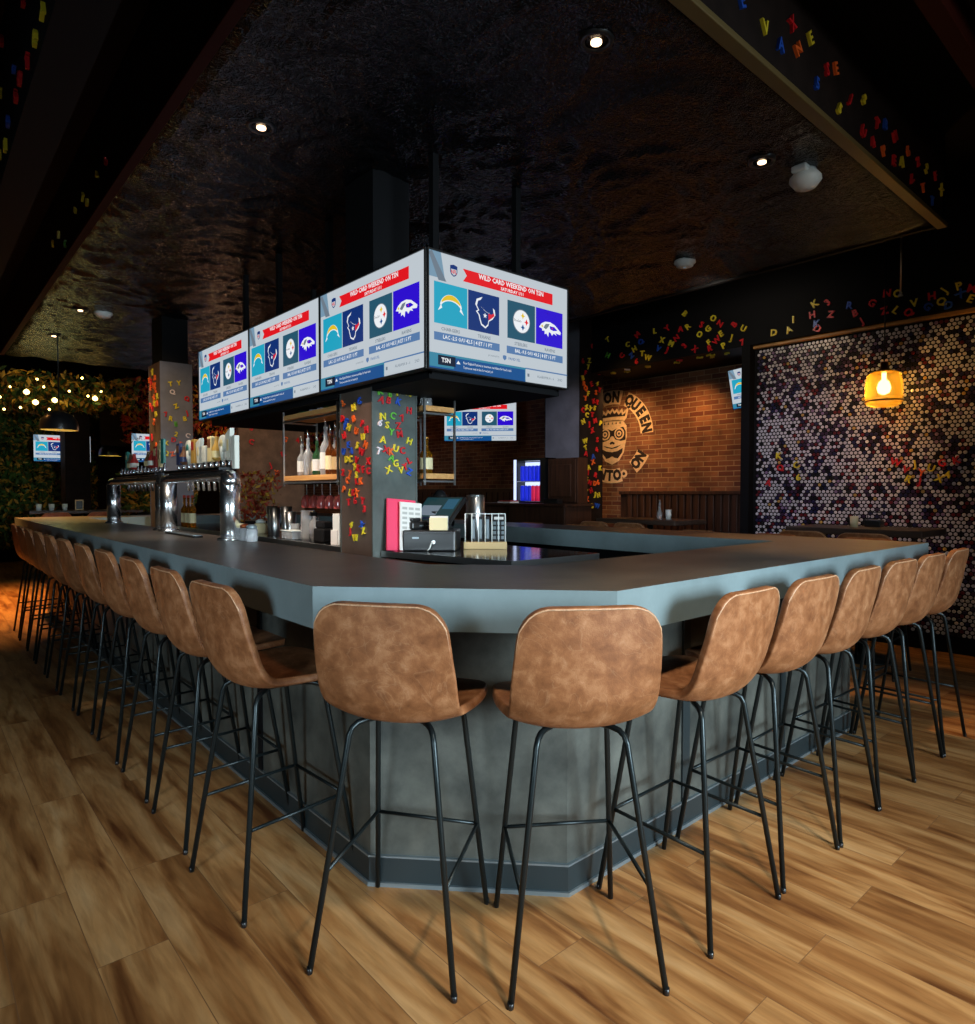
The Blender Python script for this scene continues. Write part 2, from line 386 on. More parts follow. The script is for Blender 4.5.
ct=MB(); ring(ct,OUT,INN,.942,1.07,'counter_laminate','counter_edge_lit','counter_edge_lit','black_paint'); ct.build('countertop',bar)
BO=[(1.18,1.965),(1.645,1.477),(4.05,1.477),(4.05,8.9),(1.18,8.9)]
BI=[(1.42,2.08),(1.76,1.72),(3.88,1.72),(3.88,8.7),(1.42,8.7)]
bs=MB(); ring(bs,BO,BI,0,.942,'black_paint','bar_panel','black_paint')
# panel joints
def off(A,d):
    # outward offset of the base outline
    out=[];n=len(A)
    for i in range(n):
        p=Vector(A[i]);a=(p-Vector(A[i-1])).normalized();b=(Vector(A[(i+1)%n])-p).normalized()
        na=Vector((a.y,-a.x));nb=Vector((b.y,-b.x)); m=(na+nb); m=m/ (m.dot(na)) if m.length>1e-6 else na
        out.append(tuple(p+m*d))
    return out
bs.build('base_panels',bar)
for y in (2.9,4.1,5.3,6.5,7.7): MB().box(1.172,1.1798,y-.02,y+.02,.107,.93,'black_paint').build('joint_strip',bar)
for x in (2.35,3.2): MB().box(x-.025,x+.025,1.469,1.4768,.107,.93,'kick_paint').build('joint_strip',bar)
kk=MB(); ring(kk,off(BO,.008),BI,0.0,.10,'trim_metal','kick_paint','black_paint'); kk.build('kickboard',bar)
sh=MB(); ring(sh,off(BO,.016),BO,0.0,.014,'trim_metal','trim_metal','trim_metal'); o=sh.build('floor_trim',bar); o['label']='pale metal strip along the floor'
bt=MB(); ring(bt,off(BO,.012),BO,.10,.106,'trim_metal','trim_metal','trim_metal'); bt.build('kick_highlight',bar)  # pale strip stands in for the reflection on the kickboard's top edge

# ------------------------------------------------------------------ bar stool
def catmull(P,t):
    n=len(P)-1; x=t*n; i=min(int(x),n-1); f=x-i
    p=[P[max(0,i-1)],P[i],P[i+1],P[min(n,i+2)]]
    return tuple(.5*((2*p[1][k])+(-p[0][k]+p[2][k])*f+(2*p[0][k]-5*p[1][k]+4*p[2][k]-p[3][k])*f*f+(-p[0][k]+3*p[1][k]-3*p[2][k]+p[3][k])*f**3) for k in range(len(p[0])))
#   centre line: y, z, half width, forward wrap of back edge, upward lift of seat edge
PR=[(-.226,1.055,.190,.015,0),(-.221,.99,.195,.022,0),(-.214,.92,.200,.030,0),(-.204,.85,.204,.040,0),(-.188,.78,.204,.048,.004),
    (-.150,.726,.200,.050,.018),(-.090,.705,.206,.03,.034),(-.01,.706,.215,.012,.030),(.07,.716,.220,0,.020),(.15,.728,.215,0,.010),(.215,.728,.205,0,.0)]
def shell_pt(s,t):
    y,z,w,fw,up=catmull(PR,s)
    L=.76
    # rounded corners at the top of the back and the front of the seat
    d=s*L; r=.095
    if d<r: w=w-r+math.sqrt(max(0,r*r-(r-d)**2))
    d=(1-s)*L; r2=.10
    if d<r2: w=w-r2+math.sqrt(max(0,r2*r2-(r2-d)**2))
    return (w*t, y+fw*(w*t/.205)**2, z+up*abs(t)**2.5)
def make_shell():
    S=[0,.004,.014,.03,.05,.075,.102,.13]+[.13+.74*i/22 for i in range(1,23)]+[.90,.928,.952,.972,.988,.997,1]
    NT=14
    bm=bmesh.new(); g=[]
    for s in S:
        g.append([bm.verts.new(shell_pt(s,math.sin((-1+2*k/NT)*PI/2)*.999)) for k in range(NT+1)])
    for i in range(len(S)-1):
        for k in range(NT): bm.faces.new((g[i][k],g[i][k+1],g[i+1][k+1],g[i+1][k]))
    bmesh.ops.recalc_face_normals(bm,faces=bm.faces[:])
    me=bpy.data.meshes.new('s'); bm.to_mesh(me); bm.free()
    ob=bpy.data.objects.new('s',me); COL.objects.link(ob)
    so=ob.modifiers.new('a','SOLIDIFY'); so.thickness=.026; so.offset=0
    bv=ob.modifiers.new('b','SUBSURF'); bv.levels=1; bv.render_levels=1
    dg=bpy.context.evaluated_depsgraph_get(); dg.update()
    out=bpy.data.meshes.new_from_object(ob.evaluated_get(dg)); COL.objects.unlink(ob); bpy.data.objects.remove(ob)
    out.materials.clear(); out.materials.append(M('brown_leather'))
    for p in out.polygons: p.use_smooth=True; p.material_index=0
    out.name='seat_shell'; return out
def make_stool():
    root=empty('bar_stool',(0,0,0),0,'x','bar stool')
    sh=bpy.data.objects.new('seat_shell',make_shell()); COL.objects.link(sh); sh.parent=root
    # stitched seam round the edge
    P=[shell_pt(s,1) for s in [0.004,.012,.025,.045,.07,.1,.14]+[.14+.8*i/24 for i in range(1,25)]]
    Lf=[(-x,y,z) for x,y,z in P]
    def outw(p,k): 
        x,y,z=p; return (x-(.003 if x>0 else -.003)*(abs(x)>.12),y-.0115 if z>.80 else y-.007,z-.004 if z>1.0 else z-.006*(z<.75))
    path=[outw(p,0) for p in P[::-1]]+[outw(shell_pt(.004,t),0) for t in (.8,.4,0,-.4,-.8)]+[outw(p,0) for p in Lf]
    MB().tube(path,.0026,'piping_tan',6).build('piping',sh)
    def leg(sx,rear):
        if rear:
            pts=[(sx*.055,-.045,.688),(sx*.095,-.085,.688),(sx*.112,-.108,.684),(sx*.122,-.122,.674),(sx*.128,-.130,.655),(sx*.212,-.215,.004)]
        else:
            pts=[(sx*.075,.045,.688),(sx*.112,.085,.688),(sx*.130,.100,.684),(sx*.140,.110,.674),(sx*.144,.115,.655),(sx*.192,.215,.004)]
        m=MB().tube(pts,.0088,'black_metal',10)
        f=pts[-1]; m.lathe([(.0084,0),(.009,.008),(.009,.018)],'black_plastic',(f[0],f[1],0),10)
        return m.build('leg',root)
    for sx in (-1,1):
        for rear in (True,False): leg(sx,rear)
    def at(sx,rear,z):
        t=(.655-z)/.651
        a,b=((sx*.128,-.130),(sx*.212,-.215)) if rear else ((sx*.144,.115),(sx*.192,.215))
        return (a[0]+(b[0]-a[0])*t,a[1]+(b[1]-a[1])*t,z)
    MB().tube([at(-1,False,.285),at(1,False,.285)],.0062,'black_metal',8).build('footrest_bar',root)
    for sx in (-1,1): MB().tube([at(sx,False,.285),at(sx,True,.275)],.0062,'black_metal',8).build('side_bar',root)
    fr=MB()
    fr.box(-.09,.09,-.06,.08,.686,.697,'black_metal',.003)
    fr.build('mounting_plate',root)
    return root
stool=make_stool(); index_tree(stool)
ORD=['first','second','third','fourth','fifth','sixth','seventh','eighth','ninth','tenth','eleventh']
stool.location=(1.165,1.735,0)
a=math.atan2(.8,.6)
def face(dx,dy): return math.atan2(dy,dx)-PI/2
stool.rotation_euler=(0,0,face(.36,.25)); stool.location=(.955+.215*.82-.008,1.52+.215*.57+.011,0)
stool['label']='brown leather stool at the bar cut corner, left one of the two seen from behind'; stool['group']='bar stools'
dup(stool,(1.345+.215*.58-.010,1.115+.215*.815+.008,0),face(.245,.36),'brown leather stool at the bar cut corner, right one of the two seen from behind','bar stools')
for k in range(11):
    v=2.25+.545*k
    dup(stool,(.965+.01*math.sin(k*7),v,0),face(1,.06 if k==0 else .03*math.sin(k*3.1)),'brown leather stool, %s from the near corner along the left side of the bar'%ORD[k],'bar stools')
for k,u in enumerate((1.945,2.42,2.86,3.305,3.74,4.175)):
    dup(stool,(u,1.213,0),face(.03*math.sin(k*2.3),1),'brown leather stool, %s from the near corner along the right side of the bar'%ORD[k],'bar stools')
for k in range(8):
    dup(stool,(4.50,1.62+.62*k,0),face(-1,0),'brown stool back peeking over the far side of the bar, %s from right'%ORD[k],'bar stools')

# ------------------------------------------------------------------ televisions
for n,c,s in (('scr_white',(206,216,224),.82),('scr_teal',(34,168,200),.9),('scr_navy',(16,50,120),.9),('scr_slate',(38,88,112),.9),('scr_purple',(44,10,205),1.0),
            ('scr_red',(228,20,30),.95),('scr_bar',(92,130,180),.85),('scr_deep',(20,84,150),.85),('scr_tsn',(8,24,52),.8),('scr_gold',(236,200,40),.9),
            ('scr_sky',(130,165,190),.8),('scr_gray',(120,135,150),.8),('scr_black',(10,14,24),.8),('scr_logo_red',(225,40,60),.9),('scr_text',(240,244,248),.95),('scr_aqua',(60,140,170),.85)):
    emis(n,srgb(*c),s)
emis('scr_tillbg',srgb(24,60,66),.8)
def screen_mb(W,Hh):
    mb=MB()
    def X(t): return (t-.5)*W
    def Z(y): return (1-y)*Hh
    def P(pts,lay,mat): mb.flat([(X(a),Z(b)) for a,b in pts],lay*.0007,mat)
    def R(a,b,c,d,lay,mat): P([(a,d),(b,d),(b,c),(a,c)],lay,mat)
    def Tx(s,cx,cy,size,lay,mat,al='CENTER',off=0,sx=1):
        vs,fs=text_mesh(s,size*Hh,0,off*Hh,1,al)
        mb.add([(X(cx)+v[0]*sx,-lay*.0007,Z(cy)+v[1]) for v in vs],fs,mat)
    A=Hh/W
    def disc(cx,cy,r,lay,mat,n=24,ry=None): P([(cx+r*A*math.cos(2*PI*i/n),cy-(ry or r)*math.sin(2*PI*i/n)) for i in range(n)][::1],lay,mat)
    R(0,1,0,1,0,'scr_white')
    P([(0,.22),(.10,.22),(.075,.0),(0,0)],1,'scr_sky'); P([(.0,.02),(.02,0),(.11,.24),(.06,.24)],2,'scr_gray')
    R(.105,.205,.045,.235,3,'scr_white')
    # shield
    P([(.132,.085),(.155,.075),(.178,.085),(.178,.14),(.17,.165),(.155,.18),(.14,.165),(.132,.14)],4,'scr_navy')
    P([(.137,.115),(.173,.115),(.173,.138),(.166,.158),(.155,.17),(.144,.158),(.137,.138)],5,'scr_white')
    Tx('NFL',.155,.14,.045,6,'scr_logo_red',off=.001,sx=.8)
    P([(.215,.085),(.875,.085),(.875,.195),(.215,.195),(.24,.14)],3,'scr_red')
    Tx('WILD CARD WEEKEND ON TSN',.56,.117,.062,4,'scr_text',off=.0016,sx=.93)
    Tx('SATURDAY 1/11',.56,.171,.042,4,'scr_text',off=.001)
    y0,y1=.255,.61
    R(.032,.243,y0,y1,3,'scr_teal'); R(.249,.463,y0,y1,3,'scr_navy'); R(.523,.733,y0,y1,3,'scr_slate'); R(.741,.96,y0,y1,3,'scr_purple')
    # bolt arc
    def arc(cx,cy,r0,r1,a0,a1,lay,mat,n=14,tip=True):
        o=[];i_=[]
        for k in range(n+1):
            f=k/n; a=math.radians(a0+(a1-a0)*f); th=math.sin(f*PI) if tip else 1
            rm=(r0+r1)/2; hw=(r1-r0)/2*(.25+.75*th)
            o.append((cx+(rm+hw)*A*math.cos(a),cy-(rm+hw)*math.sin(a))); i_.append((cx+(rm-hw)*A*math.cos(a),cy-(rm-hw)*math.sin(a)))
        P((o+i_[::-1])[::-1],lay,mat)
    arc(.1375,.50,.10,.155,25,155,4,'scr_text'); arc(.1375,.50,.108,.152,38,142,5,'scr_gold')
    P([(.055,.50),(.075,.44),(.082,.47)],4,'scr_text'); P([(.22,.50),(.20,.44),(.193,.47)],4,'scr_text')
    # bull head
    bull=[(.345,.29),(.305,.32),(.296,.37),(.315,.415),(.300,.43),(.318,.46),(.325,.50),(.335,.545),(.365,.57),(.385,.54),(.39,.50),(.415,.475),(.435,.43),(.43,.385),(.418,.37),(.42,.40),(.40,.425),(.375,.42),(.352,.40),(.33,.375),(.327,.335)]
    P(bull[::-1],4,'scr_text')
    c=(.362,.44); P([(c[0]+(x-c[0])*.84,c[1]+(y-c[1])*.88) for x,y in bull][::-1],5,'scr_navy')
    P([(.385,.43),(.405,.435),(.424,.415),(.428,.44),(.41,.465),(.385,.49)][::-1],6,'scr_logo_red')
    st=[]
    for i in range(10):
        a=PI/2+i*PI/5; r=.026 if i%2==0 else .011; st.append((.362+r*A*math.cos(a),.455-r*math.sin(a)))
    P(st,6,'scr_text')
    # round emblem with three diamonds
    disc(.628,.43,.115,4,'scr_gray'); disc(.628,.43,.107,5,'scr_text')
    def dia(cx,cy,r,mat): P([(cx,cy+r),(cx+r*A*.4,cy+r*.4*.5),(cx+r*A,cy),(cx+r*A*.4,cy-r*.2),(cx,cy-r),(cx-r*A*.4,cy-r*.2),(cx-r*A,cy),(cx-r*A*.4,cy+r*.2)],6,mat)
    dia(.637,.375,.032,'scr_gold'); dia(.665,.43,.032,'scr_red'); dia(.637,.485,.032,'scr_deep')
    Tx('Steelers',.598,.43,.038,6,'scr_black',sx=.8)
    # bird head
    bird=[(.765,.44),(.785,.40),(.815,.375),(.855,.37),(.895,.39),(.925,.425),(.945,.45),(.94,.475),(.915,.47),(.9,.465),(.91,.49),(.885,.475),(.87,.50),(.86,.475),(.845,.47),(.84,.52),(.825,.49),(.81,.50),(.81,.465),(.79,.47),(.79,.45)]
    P(bird[::-1],4,'scr_text')
    P([(.80,.435),(.82,.395),(.85,.39),(.84,.42),(.82,.45)][::-1],5,'scr_gray'); P([(.85,.41),(.89,.41),(.915,.44),(.88,.45),(.855,.44)][::-1],5,'scr_purple'); disc(.872,.428,.008,6,'scr_logo_red',8)
    disc(.79,.425,.012,5,'scr_gold',8)
    for t,x in (('CHARGERS',.135),('TEXANS',.358),('STEELERS',.625),('RAVENS',.855)): Tx(t,x,.652,.042,3,'scr_gray',off=.0005)
    R(.032,.466,.685,.755,3,'scr_bar'); R(.518,.962,.685,.755,3,'scr_bar')
    Tx('LAC -2.5 O/U 42.5 | 4 ET / 1 PT',.249,.72,.047,4,'scr_text',off=.0008,sx=.92); Tx('BAL -9.5 O/U 43.5 | 8 ET / 5 PT',.74,.72,.047,4,'scr_text',off=.0008,sx=.92)
    Tx('presented by',.425,.805,.026,3,'scr_gray')
    P([(.49,.785),(.503,.78),(.516,.785),(.516,.81),(.503,.83),(.49,.81)],3,'scr_bar'); Tx('FANDUEL',.575,.805,.036,3,'scr_bar',off=.0005)
    # ticker
    R(0,.66,.865,.985,3,'scr_aqua'); R(.155,.655,.885,.985,4,'scr_deep'); R(.055,.165,.88,.965,5,'scr_tsn'); Tx('TSN',.105,.922,.055,6,'scr_text',off=.0015); 
    P([(.17,.935),(.183,.905),(.196,.935)],6,'scr_text')
    Tx('New England Patriots to interview candidates for head coach',.215,.917,.033,5,'scr_text','LEFT',sx=.72)
    Tx('Tennessee next in line for vacant job',.215,.957,.033,5,'scr_text','LEFT',sx=.72)
    R(.66,1,.862,.875,3,'scr_bar'); R(0,.66,.985,1.0,4,'scr_deep')
    Tx('ALABAMA 8 - 6',.82,.93,.036,3,'scr_gray'); Tx('2ND',.94,.93,.036,3,'scr_gray'); R(.675,.69,.915,.945,3,'scr_gray')
    return mb
def make_tv(W,Hh,label,group=None):
    root=empty('television',(0,0,0),0,label,'television',group)
    b=.008
    c=MB(); c.box(-W/2,W/2,0.004,.045,0,Hh,'black_plastic',.003)
    for (x0,x1,z0,z1) in ((-W/2,W/2,0,b),(-W/2,W/2,Hh-b,Hh),(-W/2,-W/2+b,b,Hh-b),(W/2-b,W/2,b,Hh-b)): c.box(x0,x1,-.004,.004,z0,z1,'black_plastic')
    c.build('casing',root)
    s=screen_mb(W-2*b,Hh-2*b); s.build('screen',root,loc=(0,.003,b))
    m=MB(); m.box(-.2,.2,.045,.06,Hh*.3,Hh*.7,'black_metal',.003); m.build('wall_bracket',root)
    return root
TVW=1.135; TVH=.622
tv=make_tv(TVW,TVH,'nearest wide television on the left face of the hanging box, showing football matchups','hanging televisions'); index_tree(tv)
bu,bv_,bz=2.028,2.80,1.993
tv.location=(bu-.012*TVW/2,bv_+.008+TVW/2,bz); tv.rotation_euler=(0,0,-PI/2+.012)
dup(tv,(bu-.012*TVW*1.5,bv_+.010+TVW*1.5,bz),-PI/2+.012,'middle television on the left face of the hanging box','hanging televisions')
dup(tv,(bu-.012*TVW*2.5,bv_+.012+TVW*2.5,bz),-PI/2+.012,'farthest television on the left face of the hanging box','hanging televisions')
tv2=make_tv(1.075,TVH,'television alone on the right face of the hanging box, beside the near corner','hanging televisions'); tv2.location=(bu+.008+1.075/2,bv_,bz)
# hanging frame behind the sets
fb=empty('ceiling_mount',(0,0,0),0,'black box frame hung from the ceiling that carries the televisions','mount')
x0,x1,y0,y1=bu+.065,bu+1.07,bv_+.065,bv_+3.40
m=MB()
m.box(x0-.0,x1,y0,y0+.02,bz-.01,bz+TVH+.0,'black_paint'); m.box(x0,x0+.02,y0,y1,bz-.01,bz+TVH,'black_paint'); m.box(x1-.02,x1,y0,y1,bz-.01,bz+TVH,'black_paint'); m.box(x0,x1,y1-.02,y1,bz-.01,bz+TVH,'black_paint')
m.build('side_panels',fb)
m=MB(); m.box(x0,x1,y0,3.44,bz-.035,bz-.01,'black_paint'); m.box(x0,x1,3.85,y1,bz-.035,bz-.01,'black_paint'); m.box(2.43,x1,3.44,3.85,bz-.035,bz-.01,'black_paint'); m.build('bottom_board',fb)
for (x,y) in ((2.3,3.1),(2.3,5.2),(2.3,5.9),(2.95,3.1),(2.95,5.9),(2.3,4.35)):
    MB().box(x-.02,x+.02,y-.02,y+.02,bz+.3,3.285,'black_paint').build('hanging_post',fb)
cb=empty('cable_box',(2.5,4.0,2.62),0,'dark cable housing on top of the television frame','box')
MB().box(-.22,.22,-.16,.28,0,.15,'black_plastic',.01).build('housing',cb)
MB().tube([(-.2,.1,.15),(-.15,.0,.19),(-.05,-.08,.2),(.05,-.12,.16)],.006,'brushed_steel',6).build('cable',cb)
m=MB(); m.box(x0,x1,y0,y1,bz+TVH,bz+TVH+.01,'black_paint'); 
# distant televisions
dup(tv,(6.86,8.03,2.17),-.80,'wide television mounted on the dark brick wall behind the till','wall televisions',1.02)
dup(tv,(2.2,14.6,1.93),-.15,'small television on the leafy far wall behind the dome pendant','wall televisions',.8)
dup(tv,(3.46,12.95,1.9),-.15,'television behind the beer taps left of the lettered column','wall televisions',.82)
dd=dup(tv,(7.1,3.47,2.33),-PI/2,'television half hidden by the black pillar at the end of the brick mural','wall televisions',.72); dd.rotation_euler=(math.radians(8),math.radians(-5),-PI/2)
for (x,y,z,ux,uy) in ((6.86,8.03,2.45,7.37,8.5),(2.2,14.6,2.2,2.2,16),(3.46,12.95,2.1,3.5,13.42),(7.1,3.47,2.52,7.37,3.47)): 
    d=Vector((ux-x,uy-y,0)); n=d.normalized()*.04
    a_=MB().tube([(x+n.x,y+n.y,z),(ux,uy,z)],.02,'black_metal',8).build('television_bracket'); tag(a_,{6.86:'black arm holding the television on the dark brick wall',2.2:'black arm holding the small television on the leafy far wall',3.46:'black arm holding the television behind the taps',7.1:'black arm behind the television by the black pillar'}[x],'bracket')

# ------------------------------------------------------------------ columns
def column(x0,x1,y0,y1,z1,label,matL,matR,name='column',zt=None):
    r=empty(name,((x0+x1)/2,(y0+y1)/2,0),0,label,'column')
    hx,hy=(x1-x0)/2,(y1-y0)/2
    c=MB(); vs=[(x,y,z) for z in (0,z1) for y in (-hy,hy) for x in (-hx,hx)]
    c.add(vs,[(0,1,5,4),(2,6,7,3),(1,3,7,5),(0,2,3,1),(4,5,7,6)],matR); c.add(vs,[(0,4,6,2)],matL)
    c.build('shaft',r)
    e=MB()
    for sx in (-1,1):
        for sy in (-1,1):
            X,Y=sx*hx,sy*hy
            e.box(min(X+sx*.003,X-sx*.009),max(X+sx*.003,X-sx*.009),min(Y+sy*.003,Y-sy*.0),max(Y+sy*.003,Y),.0,z1,matR)
            e.box(min(X+sx*.003,X),max(X+sx*.003,X),min(Y,Y-sy*.009),max(Y,Y-sy*.009),.0,z1,matR)
    e.build('corner_strips',r)
    if zt:
        MB().box(-hx+.03,hx-.03,-hy+.03,hy-.03,z1,zt,'black_paint').build('upper_shaft',r)
    return r
column(2.1,2.42,3.45,3.84,2.3,'steel clad column with magnetic letters standing beside the till','red_lit_steel','column_steel',zt=3.3)
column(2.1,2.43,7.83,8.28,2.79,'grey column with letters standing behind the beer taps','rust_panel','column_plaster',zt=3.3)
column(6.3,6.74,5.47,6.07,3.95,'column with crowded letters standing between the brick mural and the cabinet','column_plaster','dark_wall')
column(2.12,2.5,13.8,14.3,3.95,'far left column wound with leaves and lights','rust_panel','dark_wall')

# ------------------------------------------------------------------ letters
CN=dict(R='red',Y='yellow',B='blue',G='green',O='orange',W='white')
LM={}
def letter_mesh(ch,c):
    if (ch,c) not in LM:
        vs,fs=text_mesh(ch,1.0,.09,.025,2,'CENTER')
        mb=MB().add(vs,fs,'letter_'+c); LM[(ch,c)]=mb.mesh('letter')
    return LM[(ch,c)]
ALL='ABCDEFGHJKLMNPQRSTUVWXYZ234567'
used={}
NLET=0
def letter(loc,normal,size,c,where,group,ch=None,spin=None):
    """normal: 'u' faces -x, 'v' faces -y, 'z' faces down"""
    global NLET
    ws=used.setdefault(where,set())
    if not ch:
        for _ in range(60):
            ch=random.choice(ALL)
            if (ch,c) not in ws: break
    ws.add((ch,c)); NLET+=1
    o=bpy.data.objects.new('letter',letter_mesh(ch,c)); COL.objects.link(o)
    if spin is None: spin=random.uniform(-.5,.5)
    S=Matrix.Rotation(spin,4,'Z')
    if normal=='v': B=Matrix(((1,0,0,0),(0,0,-1,0),(0,1,0,0),(0,0,0,1)))
    elif normal=='u': B=Matrix(((0,0,-1,0),(-1,0,0,0),(0,1,0,0),(0,0,0,1)))
    else: B=Matrix(((0,1,0,0),(1,0,0,0),(0,0,-1,0),(0,0,0,1)))
    n={'v':Vector((0,-1,0)),'u':Vector((-1,0,0)),'z':Vector((0,0,-1))}[normal]
    o.matrix_world=T(*(Vector(loc)+n*(size*.09+.0005)))@B@S@Matrix.Scale(size,4)
    tag(o,'%s plastic %s %s stuck on %s'%(CN[c],'number' if ch.isdigit() else 'letter',ch,where),'magnetic letter',group)
    return o
NCL=[(3.79,1.92,'O'),(3.66,1.88,'Y'),(3.59,1.91,'B'),(3.8,1.82,'R'),(3.66,1.81,'O'),(3.75,1.8,'B'),(3.77,1.77,'B'),(3.72,1.76,'Y'),(3.56,1.77,'R'),(3.63,1.73,'O'),(3.51,1.73,'R'),(3.78,1.71,'R'),(3.55,1.69,'Y'),(3.52,1.64,'O'),(3.62,1.64,'Y'),(3.73,1.65,'B'),(3.79,1.61,'B'),(3.69,1.61,'B'),(3.57,1.6,'R'),(3.75,1.56,'Y'),(3.7,1.56,'Y'),(3.63,1.55,'R'),(3.48,1.54,'R'),(3.8,1.48,'R'),(3.71,1.47,'O'),(3.61,1.5,'R'),(3.55,1.49,'R'),(3.49,1.48,'R'),(3.63,1.46,'Y'),(3.63,1.42,'R'),(3.58,1.42,'O'),(3.74,1.43,'O'),(3.79,1.37,'O'),(3.71,1.35,'Y'),(3.67,1.35,'R'),(3.63,1.35,'O'),(3.73,1.29,'R'),(3.65,1.3,'R'),(3.56,1.3,'R'),(3.54,1.25,'R'),(3.7,1.15,'Y'),(3.71,1.11,'R'),(3.57,1.15,'B'),(3.56,1.13,'Y'),(3.65,1.07,'Y'),(3.64,1.52,'Y')]
NCR=[(2.15,1.96,'G'),(2.22,1.95,'G'),(2.28,1.97,'Y'),(2.36,1.97,'Y'),(2.16,1.91,'R','A'),(2.21,1.91,'R'),(2.28,1.91,'B'),(2.36,1.86,'R'),(2.31,1.81,'R'),(2.24,1.82,'G'),(2.17,1.81,'Y'),(2.15,1.77,'W'),(2.2,1.76,'Y','S'),(2.28,1.76,'R','Z'),(2.23,1.72,'G'),(2.29,1.71,'R'),(2.17,1.67,'Y','A'),(2.36,1.67,'Y'),(2.14,1.6,'W','T'),(2.19,1.61,'R'),(2.22,1.6,'O','K'),(2.26,1.62,'Y'),(2.23,1.57,'G'),(2.31,1.61,'R','C'),(2.26,1.53,'Y','G'),(2.36,1.55,'R'),(2.33,1.51,'R'),(2.3,1.49,'Y'),(2.36,1.48,'B'),(2.21,1.49,'Y','X')]
SOF=[(2.74,3.14,'Y','K'),(2.62,3.13,'R',''),(2.76,3.04,'R','H'),(2.59,3.01,'R','Z'),(2.43,3.06,'B',''),(2.38,2.98,'R',''),(2.24,3.04,'R',''),(2.12,3.1,'R','N'),(2.04,3.08,'Y','O'),(2.14,2.95,'R','Z'),(2.05,2.94,'Y','L'),(1.91,2.97,'Y','V'),(1.78,3.0,'R','H'),(1.69,3.03,'Y','J'),(1.71,2.94,'Y','Q'),(1.81,2.92,'B',''),(1.59,3.04,'Y','P'),(1.58,2.98,'B','X'),(1.51,2.92,'Y','E'),(1.5,3.0,'R',''),(1.66,2.9,'B',''),(1.95,2.9,'R',''),(2.72,2.95,'B',''),(2.71,2.9,'R',''),(2.32,2.9,'R',''),(3.13,2.94,'Y','D'),(2.98,2.94,'Y','A'),(2.94,3.03,'Y','I'),(3.45,3.04,'Y','U'),(3.55,3.1,'R','B'),(3.58,2.97,'Y','J'),(3.46,2.9,'R',''),(4.14,3.33,'Y','B'),(3.79,3.21,'Y','O'),(3.71,3.14,'R','Z'),(4.36,3.21,'R',''),(4.1,3.18,'Y','R'),(4.53,3.21,'Y','L'),(4.77,3.21,'R',''),(5.21,3.23,'Y','T'),(4.91,3.12,'Y','C'),(4.81,3.05,'Y','H'),(4.43,3.09,'Y','X'),(4.31,3.03,'Y','M'),(4.24,3.08,'R','N'),(3.95,3.07,'Y','O'),(3.85,3.11,'Y','G'),(3.7,3.03,'Y','E'),(3.84,2.96,'Y','F'),(3.67,2.9,'Y','P'),(3.93,3.17,'R',''),(4.19,3.17,'R',''),(4.14,2.98,'R',''),(4.36,2.97,'R',''),(4.48,3.0,'B',''),(4.72,3.12,'B',''),(4.85,2.98,'B',''),(4.99,3.0,'R',''),(5.21,3.04,'G',''),(4.7,2.98,'Y','T'),(4.62,2.92,'Y','W'),(4.78,2.9,'R',''),(3.83,2.9,'R',''),(3.75,2.97,'R',''),(4.01,2.92,'R','')]
SOFU=[(6.62,3.88),(6.64,4.03),(6.72,3.92),(6.67,3.72),(6.62,4.27),(6.7,4.36),(6.66,4.72),(6.63,5.01),(6.74,5.08),(6.69,5.26)]
BEAM=[(2.75,3.47,'B'),(2.96,3.45,'Y'),(3.23,3.59,'R'),(3.43,3.61,'Y'),(3.11,3.44,'B'),(3.29,3.5,'O'),(3.63,3.54,'R'),(3.74,3.59,'O'),(3.51,3.42,'B'),(3.79,3.4,'Y'),(3.94,3.51,'R'),(4.13,3.58,'Y'),(4.13,3.4,'R'),(4.34,3.52,'R'),(4.47,3.56,'B'),(4.64,3.55,'R'),(4.28,3.39,'R'),(4.45,3.4,'O'),(4.88,3.54,'O'),(4.63,3.4,'R'),(4.77,3.44,'Y'),(5.08,3.54,'R'),(5.25,3.55,'Y'),(5.45,3.56,'R'),(4.96,3.38,'R'),(5.19,3.4,'O'),(5.59,3.51,'Y'),(5.39,3.37,'B')]
BL=[(3.66,3.56,'R'),(3.14,3.22,'Y'),(3.34,3.23,'Y'),(4.51,3.8,'R'),(3.57,3.24,'R'),(4.03,3.43,'B'),(3.83,3.29,'R'),(4.63,3.58,'Y'),(3.98,3.27,'R'),(4.31,3.29,'B'),(4.73,3.28,'Y'),(4.45,3.22,'Y')]
PL=[(4.94,3.51,'R'),(5.19,3.51,'Y'),(5.69,3.52,'Y'),(5.54,3.44,'Y'),(5.98,3.52,'Y'),(6.73,3.55,'Y'),(6.43,3.39,'G'),(7.02,3.56,'Y')]
def sep(L,gap):
    out=[]
    for e in L:
        e=list(e)
        for _ in range(8):
            for f in out:
                d=math.hypot(e[0]-f[0],e[1]-f[1])
                if d<gap:
                    a=math.atan2(e[1]-f[1],e[0]-f[0]) if d>1e-4 else 1; e[0]=f[0]+math.cos(a)*gap; e[1]=f[1]+math.sin(a)*gap
        out.append(e)
    return out
for e in sep(NCL,.038): letter((2.1,min(3.80,max(3.49,e[0])),e[1]),'u',.058,e[2],'the left face of the near column','letters on the near column')
for e in sep(NCR,.038): letter((min(2.38,max(2.14,e[0])),3.45,e[1]),'v',.058,e[2],'the right face of the near column','letters on the near column',e[3] if len(e)>3 else None)
for e in sep(SOF,.05): letter((6.52,e[0],e[1]),'u',.088,e[2],'the dark soffit above the %s'%('bottle cap wall' if e[0]<3.3 else 'brick mural'),'letters on the soffit',e[3] or None,random.uniform(-.9,.9))
